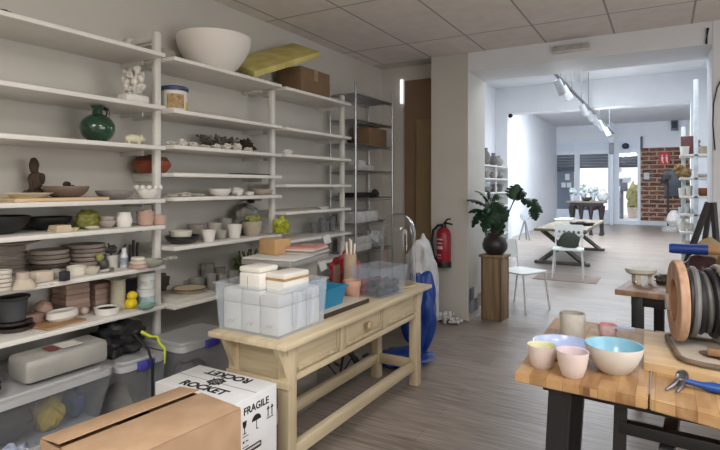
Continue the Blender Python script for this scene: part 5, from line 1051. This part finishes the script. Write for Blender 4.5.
# ================================================================== near right work table
t = thing('work_table', 'butcher block work table on black splayed legs in the foreground', 'table', (0, 2.6, 0)); TZt = .75
BB = brickmat('butcher block', '#bf9869', '#8c653f', '#6f5034', .26, .062, .0010, 'yx', .55, .43, (.1, .03, 0), '#cfae7f', (5, 1.1, 3), .1, 0, (.4, .75), .5)
def topslab(pts, name):
    g = BM(); aprism(g, [(x, y-2.6) for x, y in pts], TZt-.038, TZt); bmesh.ops.bevel(g, geom=g.edges[:], offset=.004, segments=2, affect='EDGES'); return obj(name, g, BB, t)
topslab([(-.525, 2.150), (-.052, 2.112), (-.052, 3.14), (-.545, 3.165)], 'top_board')
topslab([(-.046, 2.110), (.40, 1.99), (1.25, 1.86), (1.25, 3.05), (-.046, 3.14)], 'top_board')
def leg4(a, b_, w0, w1, name='leg'):
    g = BM(); A, B = Vector(a), Vector(b_); vs = []
    for q, w_ in ((A, w0), (B, w1)): vs.append([g.verts.new(q+Vector((sx*w_[0]/2, sy*w_[1]/2, 0))) for sx, sy in ((-1, -1), (1, -1), (1, 1), (-1, 1))])
    g.faces.new(vs[0][::-1]); g.faces.new(vs[1])
    for i in range(4): g.faces.new((vs[0][i], vs[0][(i+1) % 4], vs[1][(i+1) % 4], vs[1][i]))
    return obj(name, g, mat('#18181b', .42, 0, .15, 6), t)
yo = 2.6
leg4((-.362, 2.235-yo, TZt-.038), (-.398, 2.215-yo, 0), (.08, .06), (.075, .06)); leg4((-.385, 2.97-yo, TZt-.038), (-.43, 2.99-yo, 0), (.08, .06), (.075, .06))
leg4((-.145, 2.26-yo, TZt-.05), (-.165, 2.24-yo, 0), (.045, .045), (.045, .045)); leg4((1.1, 2.1-yo, TZt-.05), (1.2, 2.05-yo, 0), (.085, .06), (.075, .06)); leg4((1.1, 2.95-yo, TZt-.05), (1.2, 3.0-yo, 0), (.085, .06), (.075, .06))
BKM = mat('#18181b', .42, 0, .15, 6)
g = BM(); abox(g, 1.6, .05, .055, (.36, 2.21-yo, TZt-.094), .003, (0, 0, R(-6))); obj('apron', g, BKM, t)
g = BM(); abox(g, 1.5, .05, .055, (.36, 3.02-yo, TZt-.094), .003); obj('apron', g, BKM, t)
g = BM(); abox(g, 1.25, .045, .045, (.47, 2.20-yo, .558), .003, (0, 0, R(-5))); obj('stretcher', g, BKM, t)
g = BM(); abox(g, .045, .70, .05, (-.375, 2.60-yo, TZt-.09), .003); obj('side_rail', g, BKM, t)
g = BM(); abox(g, .05, .75, .045, (.03, 2.58-yo, .50), .003, (0, 0, R(-4))); obj('cross_bar', g, mat('#3d3d40', .4), t)
# pots on the table
def cupt(nm, lb, ct, px, py, r_px, h_px, pr, m_out, m_in, sq=1.0, rz=0, fill=.93):
    p = onZ(px, py, TZt); k = mpp(p); t2 = thing(nm, lb, ct, (p.x, p.y, TZt), rz)
    g = BM(); alathe(g, [(a*r_px*k, b_*h_px*k) for a, b_ in pr], 36, sq=sq); obj('outer_body', g, m_out, t2)
    g = BM(); inn = [(0, .1*h_px*k)]
    for i in range(13):
        bb_ = .12+.86*i/12
        for (a0, b0), (a1, b1) in zip(pr, pr[1:]):
            if b0 <= bb_ <= b1 and b1 > b0: inn.append(((a0+(a1-a0)*(bb_-b0)/(b1-b0))*r_px*k-.006, bb_*h_px*k)); break
    inn.append((pr[-1][0]*r_px*k-.0005, pr[-1][1]*h_px*k+.0003))
    alathe(g, inn, 36, sq=sq); obj('glazed_inside', g, m_in, t2); return t2, k
OUT = mat('#d9cfc4', .7, 0, .04, 12, .05); PKO = mat('#d9c8c2', .7, 0, .04, 12, .05)
BWL = [(0, 0), (.5, 0), (.62, .12), (.80, .38), (.93, .68), (1.0, .97), (1.0, 1.0)]
cupt('glazed_bowl', 'largest bowl with turquoise glaze inside on the work table', 'bowl', 614, 371, 27, 27, BWL, mat('#d9d4cd', .7, 0, .04), mat('#90c4d8', .2, 0, .06, 6))
cupt('glazed_bowl', 'wide bowl with periwinkle blue glaze inside behind the smaller cups', 'bowl', 562, 357, 28, 15, BWL, OUT, mat('#b9c8ec', .2, 0, .05, 6))
cupt('glazed_bowl', 'small cream bowl with pale yellow glaze inside', 'bowl', 541.8, 366.5, 14, 22, [(0, 0), (.65, 0), (.75, .1), (.9, .45), (1, .97), (1, 1)], PKO, mat('#e2e0bd', .25, 0, .05))
cupt('glazed_cup', 'pink white squarish cup in front of the blue bowls', 'cup', 572.5, 376.5, 15.5, 26, [(0, 0), (.55, 0), (.65, .06), (.85, .4), (.96, .8), (1, .98), (1, 1)], PKO, mat('#d9c9cc', .3, 0, .05))
cupt('carved_mug', 'tall white carved cylinder mug at the back of the work table', 'mug', 572.5, 337.5, 12.3, 25, [(0, 0), (.86, 0), (.9, .06), (.93, .5), (1.0, .9), (.96, 1.0)], mat('#cbc8c0', .6, 0, .15, 14, .2), mat('#b9b7af', .5, 0, .1))
for (px, py, dz, nm_, lb) in ((611.5, 371, .05, 'leaf_mark', ''),): pass
t2, k = cupt('glazed_cup', 'small pink speckled cup partly hidden behind the turquoise bowl', 'cup', 607.5, 338, 9, 14, [(0, 0), (.7, 0), (.8, .1), (.95, .6), (1, .97), (1, 1)], mat('#d9bfc2', .5, 0, .2, 20), mat('#d58f94', .4, 0, .25, 20, 0, '#cfc9d8'))
g = BM(); m_ = Matrix.Translation((.035, 0, .055)); aprism(g, [(-.005, -.03), (.085, -.012), (.085, .016), (-.005, .03)], 0, .008, m_); obj('handle', g, mat('#a9b4d4', .5, 0, .1), t2)
# plywood board, plaster slab with its oval hollow
BZ2 = TZt+.032
g = BM(); aprism(g, [(-.075, 2.44), (.62, 2.30), (.62, 2.92), (-.088, 2.975)], TZt+.0005, BZ2); one('plywood_board', 'thick pale plywood board under the cable drum', 'board', g, wood('#d3b78f', '#c2a377', 'X', 4))
t = thing('plaster_bat', 'grey plaster slab with a dark oval hollow on the plywood board', 'slab', (.20, 2.63, BZ2+.0005), R(-9))
opts = [(-.21, .22), (-.225, .20), (-.215, .15), (-.13, -.12), (-.10, -.15), (-.05, -.165), (.30, -.165), (.34, -.14), (.34, .20), (.32, .23)]
g = BM(); aprism(g, opts, 0, .013); obj('slab_body', g, mat('#bbb0a2', .9, 0, .08, 12, .1), t)
g = BM(); pts_ = [Vector((x, y, .013)) for x, y in opts]; pts_.append(pts_[0]); atube(g, pts_, .0115, 8); obj('raised_rim', g, mat('#80705f', .9, 0, .15, 20, .2), t)
g = BM(); alathe(g, [(0, .0135), (.125, .0135), (.13, .016), (.128, .0165), (0, .0150)], 30, c=(0, 0, 0), sq=.55); obj('oval_hollow', g, mat('#6d5e50', .9, 0, .2, 10), t, (.05, .0, 0), (0, 0, R(-8)))
# cable drum lying on its flanges
ax = Vector((.988, .156, 0)).normalized(); dr = .178
c0 = Vector((.032, 2.76, BZ2+.027+dr)); Md = Matrix.Translation(c0) @ ax.to_track_quat('Z', 'Y').to_matrix().to_4x4()
t = thing('cable_drum', 'wooden cable drum wound with black and grey cable', 'drum', (c0.x+.15, c0.y+.04, BZ2)); offm = Matrix.Translation((-(c0.x+.15), -(c0.y+.04), -BZ2)) @ Md
FL = wood('#c9a78c', '#a8846a', 'Z', 6, .75)
for z0 in (0, .52):
    g = BM(); alathe(g, [(.095, z0), (dr-.004, z0), (dr, z0+.004), (dr, z0+.032), (dr-.004, z0+.036), (.095, z0+.036), (.095, z0)], 44, m=offm); obj('flange', g, FL, t)
g = BM(); alathe(g, [(.088, .005), (.098, .005), (.098, .55), (.088, .55), (.088, .005)], 28, m=offm); obj('core', g, mat('#a67a5c', .8), t)
g = BM(); abox(g, .05, .07, .012, (0, 0, 0), .003, base=False); bmesh.ops.transform(g, matrix=offm @ Matrix.Translation((.11, -.03, -.006)), verts=g.verts); obj('corner_block', g, mat('#cfc4ba', .6), t)
cols = ['#2a2b2e', '#737475', '#1d1d20', '#5d5c5a', '#232326', '#9a948b', '#bcb5a9', '#918b82', '#252528', '#6b6a68', '#1d1d20', '#202023', '#29292c', '#1f1f22', '#242427', '#3a3a3d', '#1d1d20', '#222225', '#2a2a2d', '#1f1f22']
for i, cc in enumerate(cols):
    zc = .050+i*.0235; rr = .132+.012*math.sin(i*1.7)+(.014 if 4 < i < 8 else 0); g = BM(); pts_ = []
    for a in range(33): aa = 2*PI*a/32; pts_.append(offm @ Vector((rr*math.cos(aa), rr*math.sin(aa), zc+.006*math.sin(aa+i))))
    atube(g, pts_, .0135, 8, False); obj('cable_winding', g, mat(cc, .5, 0, .1), t)
g = BM(); alathe(g, [(.12, .04), (.125, .04), (.125, .515), (.12, .515)], 36, m=offm); obj('inner_winding', g, mat('#161618', .6), t)
one('drum_cradle', 'wooden bar lying behind the cable drum on the plywood', 'bar', abox(BM(), .30, .035, .03, (0, 0, 0), .005), wood('#9f7a5a', '#7e5c42', 'X'), (.30, 2.575, BZ2+.0255), R(-6))
# hammer-like cutter with blue handle, bottle cap
p = onZ(681, 387, TZt); t = thing('claw_hammer', 'hammer with a steel head and blue handle on the work table', 'hammer', (p.x, p.y, TZt), 0)
e_ = onZ(728, 396, TZt); dirv = (e_-p); ang = math.atan2(dirv.y, dirv.x)
t.rotation_euler = (0, 0, ang); t.scale = (1.3, 1.3, 1.3)
ST = mat('#77767a', .3, .8, .1, 20)
g = BM(); m_ = Matrix.Translation((0, 0, .02)) @ Matrix.Rotation(R(90), 4, 'X'); alathe(g, [(0, -.05), (.016, -.05), (.017, -.03), (.012, -.022), (.013, .01), (0, .012)], 16, m=m_); abox(g, .026, .05, .026, (0, 0, .007), .006)
for s_ in (-1, 1): atube(g, [(s_*.006, -.02, .022), (s_*.009-.005, -.045, .018), (s_*.013-.018, -.07, .008)], [.008, .006, .003], 6)
obj('steel_head', g, ST, t)
g = BM(); atube(g, [(.01, 0, .020), (.05, 0, .016), (.07, 0, .015), (.13, 0, .015), (.20, 0, .016), (.24, 0, .015)], [.008, .009, .014, .0145, .014, .012], 12); obj('blue_handle', g, mat('#1e4f9e', .35, 0, .08), t)
p = onZ(717, 385, TZt); lt('metal_cap', 'shiny metal cap on the table by the hammer handle', 'cap', slabp(.018, .012, .003), mat('#c9ccd2', .2, .8), p+Vector((0, .0, 0)))
# ================================================================== second work table behind, with stand, bags, easel, rolling pin
S0 = Vector((-.32, 4.22, 0)); t = thing('side_table', 'dark topped work table on black legs behind the cable drum', 'table', S0, R(-8))
g = BM(); abox(g, 1.5, 1.05, .04, (.75, .55, .71), .004); obj('tabletop', g, brickmat('darker block', '#9c7a5e', '#7d5d45', '#5b4433', .3, .07, .001, 'yx', .5, .43, (0, 0, 0), '#b39a86', (5, 1.1, 3), 0, 0, (.4, .75), .5), t)
for x_, yy in ((.14, .09), (1.36, .09), (.14, 1.0), (1.36, 1.0)):
    g = BM(); abox(g, .075, .06, .71, (x_, yy, 0), .004); obj('leg', g, BKM, t)
for yy in (.09, 1.0): g = BM(); abox(g, 1.3, .05, .07, (.75, yy, .64), .004); obj('apron', g, BKM, t)
p = onZ(640.5, 284.5, .75); t = thing('round_stand', 'cream round plate stand on short feet on the dark table', 'stand', (p.x, p.y+.04, .7505))
g = BM(); alathe(g, [(0, .075), (.085, .075), (.105, .09), (.11, .115), (.095, .118), (0, .11)], 28); obj('plate', g, mat('#d8d6c6', .6, 0, .05), t)
for a in (20, 140, 260):
    g = BM(); abox(g, .028, .028, .077, (.065*math.cos(R(a)), .065*math.sin(R(a)), 0), .004); obj('foot', g, mat('#cfc8b6', .6), t)
p = onZ(658, 284, .75); g = BM(); ablob(g, .14, .16, .075, (0, 0, 0), .35, 3, 3, 8); one('dark_cloth', 'dark folded leather cloth between the stand and the drum', 'cloth', g, mat('#4d4036', .7, 0, .2, 10, .2), (p.x+.04, p.y+.02, .7505))
_q = onY(669, 248, 4.55); pz_ = _q.z-5.0*mpp(_q)-.002
g = BM(); ablob(g, .34, .3, pz_-.7505, (0, 0, 0), .14, 2.2, 4, 6); one('leather_bag', 'maroon leather bag on the dark table behind the drum', 'bag', g, mat('#4b2f32', .4, 0, .15, 8, .2), (.235, 4.60, .7505))
g = BM(); ablob(g, .2, .26, .40, (0, 0, 0), .14, 2.2, 4, 16); one('ochre_bag', 'ochre fabric bag at the right picture edge', 'bag', g, mat('#9d7f4e', .8, 0, .15, 12, .3), (.395, 4.28, .7505))
t = thing('table_easel', 'dark folding easel standing behind the leather bag', 'easel', (.27, 5.0, .7505))
ez = 1.37-.75
for a_, b_, nm in (((-.15, 0, .028), (.03, .0, ez), 'left_leg'), ((.10, .0, .028), (.06, .0, ez), 'right_leg'), ((-.02, .14, .028), (.04, .02, ez-.03), 'rear_leg')):
    g = BM(); atube(g, [a_, b_], .024, 4); obj('leg', g, mat('#4a484a', .45, .1, .1), t)
g = BM(); abox(g, .26, .02, .03, (-.02, -.01, .2), .003); obj('crossbar', g, mat('#45403f', .5), t)
g = BM(); ablob(g, .24, .11, .36, (0, 0, 0), .12, 2, 3, 5); one('tan_sack', 'tan sack between the easel legs', 'sack', g, mat('#b4a17c', .8, 0, .1, 10, .2), (.30, 4.85, .7505))
pz = onY(669, 248, 4.55).z; xa = onY(669, 248, 4.55).x; xb = onY(708, 248, 4.55).x
t = thing('rolling_pin', 'rolling pin with a blue grip and wooden end lying on the leather bag', 'rolling pin', ((xa+xb)/2, 4.55, pz))
rr = 5.0*mpp(Vector((xa, 4.55, 0)))
g = BM(); atube(g, [(xa-(xa+xb)/2, 0, 0), (xa-(xa+xb)/2+.02, 0, 0), (xb-(xa+xb)/2, 0, 0)], [rr*.86, rr, rr], 20); obj('blue_grip', g, mat('#2348a0', .4, 0, .06), t)
g = BM(); atube(g, [(xb-(xa+xb)/2, 0, 0), (xb-(xa+xb)/2+.25, 0, -.005)], rr*.8, 18); obj('wooden_end', g, wood('#c79a6b', '#ab7f52', 'X'), t)
g = BM(); abox(g, .2, .2, pz-rr-.7505-.002, (0, 0, 0), .01); one('grey_carton', 'small grey carton under the blue grip rolling pin', 'carton', g, mat('#6b5a52', .8), (xa+.33, 4.56, .7505)) if False else g.free()
# ================================================================== light
def area(name, loc, rot, sx, sy, watts, col=(1, 1, 1)):
    l = bpy.data.lights.new(name, 'AREA'); l.shape = 'RECTANGLE'; l.size = sx; l.size_y = sy; l.energy = watts; l.color = col
    o = bpy.data.objects.new(name, l); C.objects.link(o); o.location = loc; o.rotation_euler = rot; return o
area('overhead_fill_light', (1.1, .8, 2.95), (0, 0, 0), 1.2, 1.2, LW[0], (1, .975, .94))  # out-of-view fill added over the near room, not a real fitting
area('rear_fill_light', (-.6, -1.3, 2.95), (0, 0, 0), 1.2, 1.2, LW[1], (1, .975, .94))  # added fill above and behind the camera, brightens column and shelves
area('side_fill_light', (2.55, 1.6, 1.6), (0, R(90), 0), 1.8, 3.0, LW[2], (.95, .97, 1))  # added fill in front of the solid right wall, which has no window
area('middle_fill_light', (-.8, 8.0, 3.45), (0, 0, 0), 2.4, 2.0, LW[3], (.88, .94, 1))  # unseen fill added to brighten the middle room, hidden by the first beam
area('front_fill_light', (-1.4, 14.7, 3.92), (0, 0, 0), 3.2, 4.4, LW[4], (.86, .93, 1))  # daylight-tinted fill added for the front room, hidden by the second beam
area('beam_fill_light', (-1.2, 11.35, 3.45), (R(118), 0, 0), 2.6, .5, LW[7], (.86, .93, 1))  # added uplight tucked behind the second beam, lifts the front ceiling and walls
for i, (x_, y_, z_) in enumerate(SPOTS):
    l = bpy.data.lights.new('spotlight_lamp', 'POINT'); l.energy = LW[6]; l.shadow_soft_size = .045; l.color = (.93, .97, 1)
    o = bpy.data.objects.new('spotlight_lamp', l); C.objects.link(o); o.location = (x_+.09, y_+.07, z_-.30)
w = bpy.data.worlds.new('world'); bpy.context.scene.world = w; w.use_nodes = True; nt = w.node_tree
sky = nt.nodes.new('ShaderNodeTexSky'); sky.sky_type = 'NISHITA'; sky.sun_disc = False; sky.sun_elevation = R(50); sky.sun_rotation = R(200)
hsv = nt.nodes.new('ShaderNodeHueSaturation'); hsv.inputs['Saturation'].default_value = .35
nt.links.new(sky.outputs[0], hsv.inputs['Color']); nt.links.new(hsv.outputs[0], nt.nodes['Background'].inputs[0]); nt.nodes['Background'].inputs[1].default_value = LW[5]
sc = bpy.context.scene
sc.view_settings.view_transform = 'Standard'; sc.view_settings.look = 'None'; sc.view_settings.gamma = 1; sc.view_settings.use_curve_mapping = False; sc.view_settings.exposure = EXPO
sc.cycles.use_denoising = True
try: sc.cycles.denoiser = 'OPENIMAGEDENOISE'
except Exception: pass
sc.cycles.max_bounces = 8; sc.cycles.diffuse_bounces = 4; sc.cycles.transparent_max_bounces = 24; sc.cycles.caustics_reflective = False; sc.cycles.caustics_refractive = False; sc.cycles.sample_clamp_indirect = 8
bpy.context.view_layer.update()
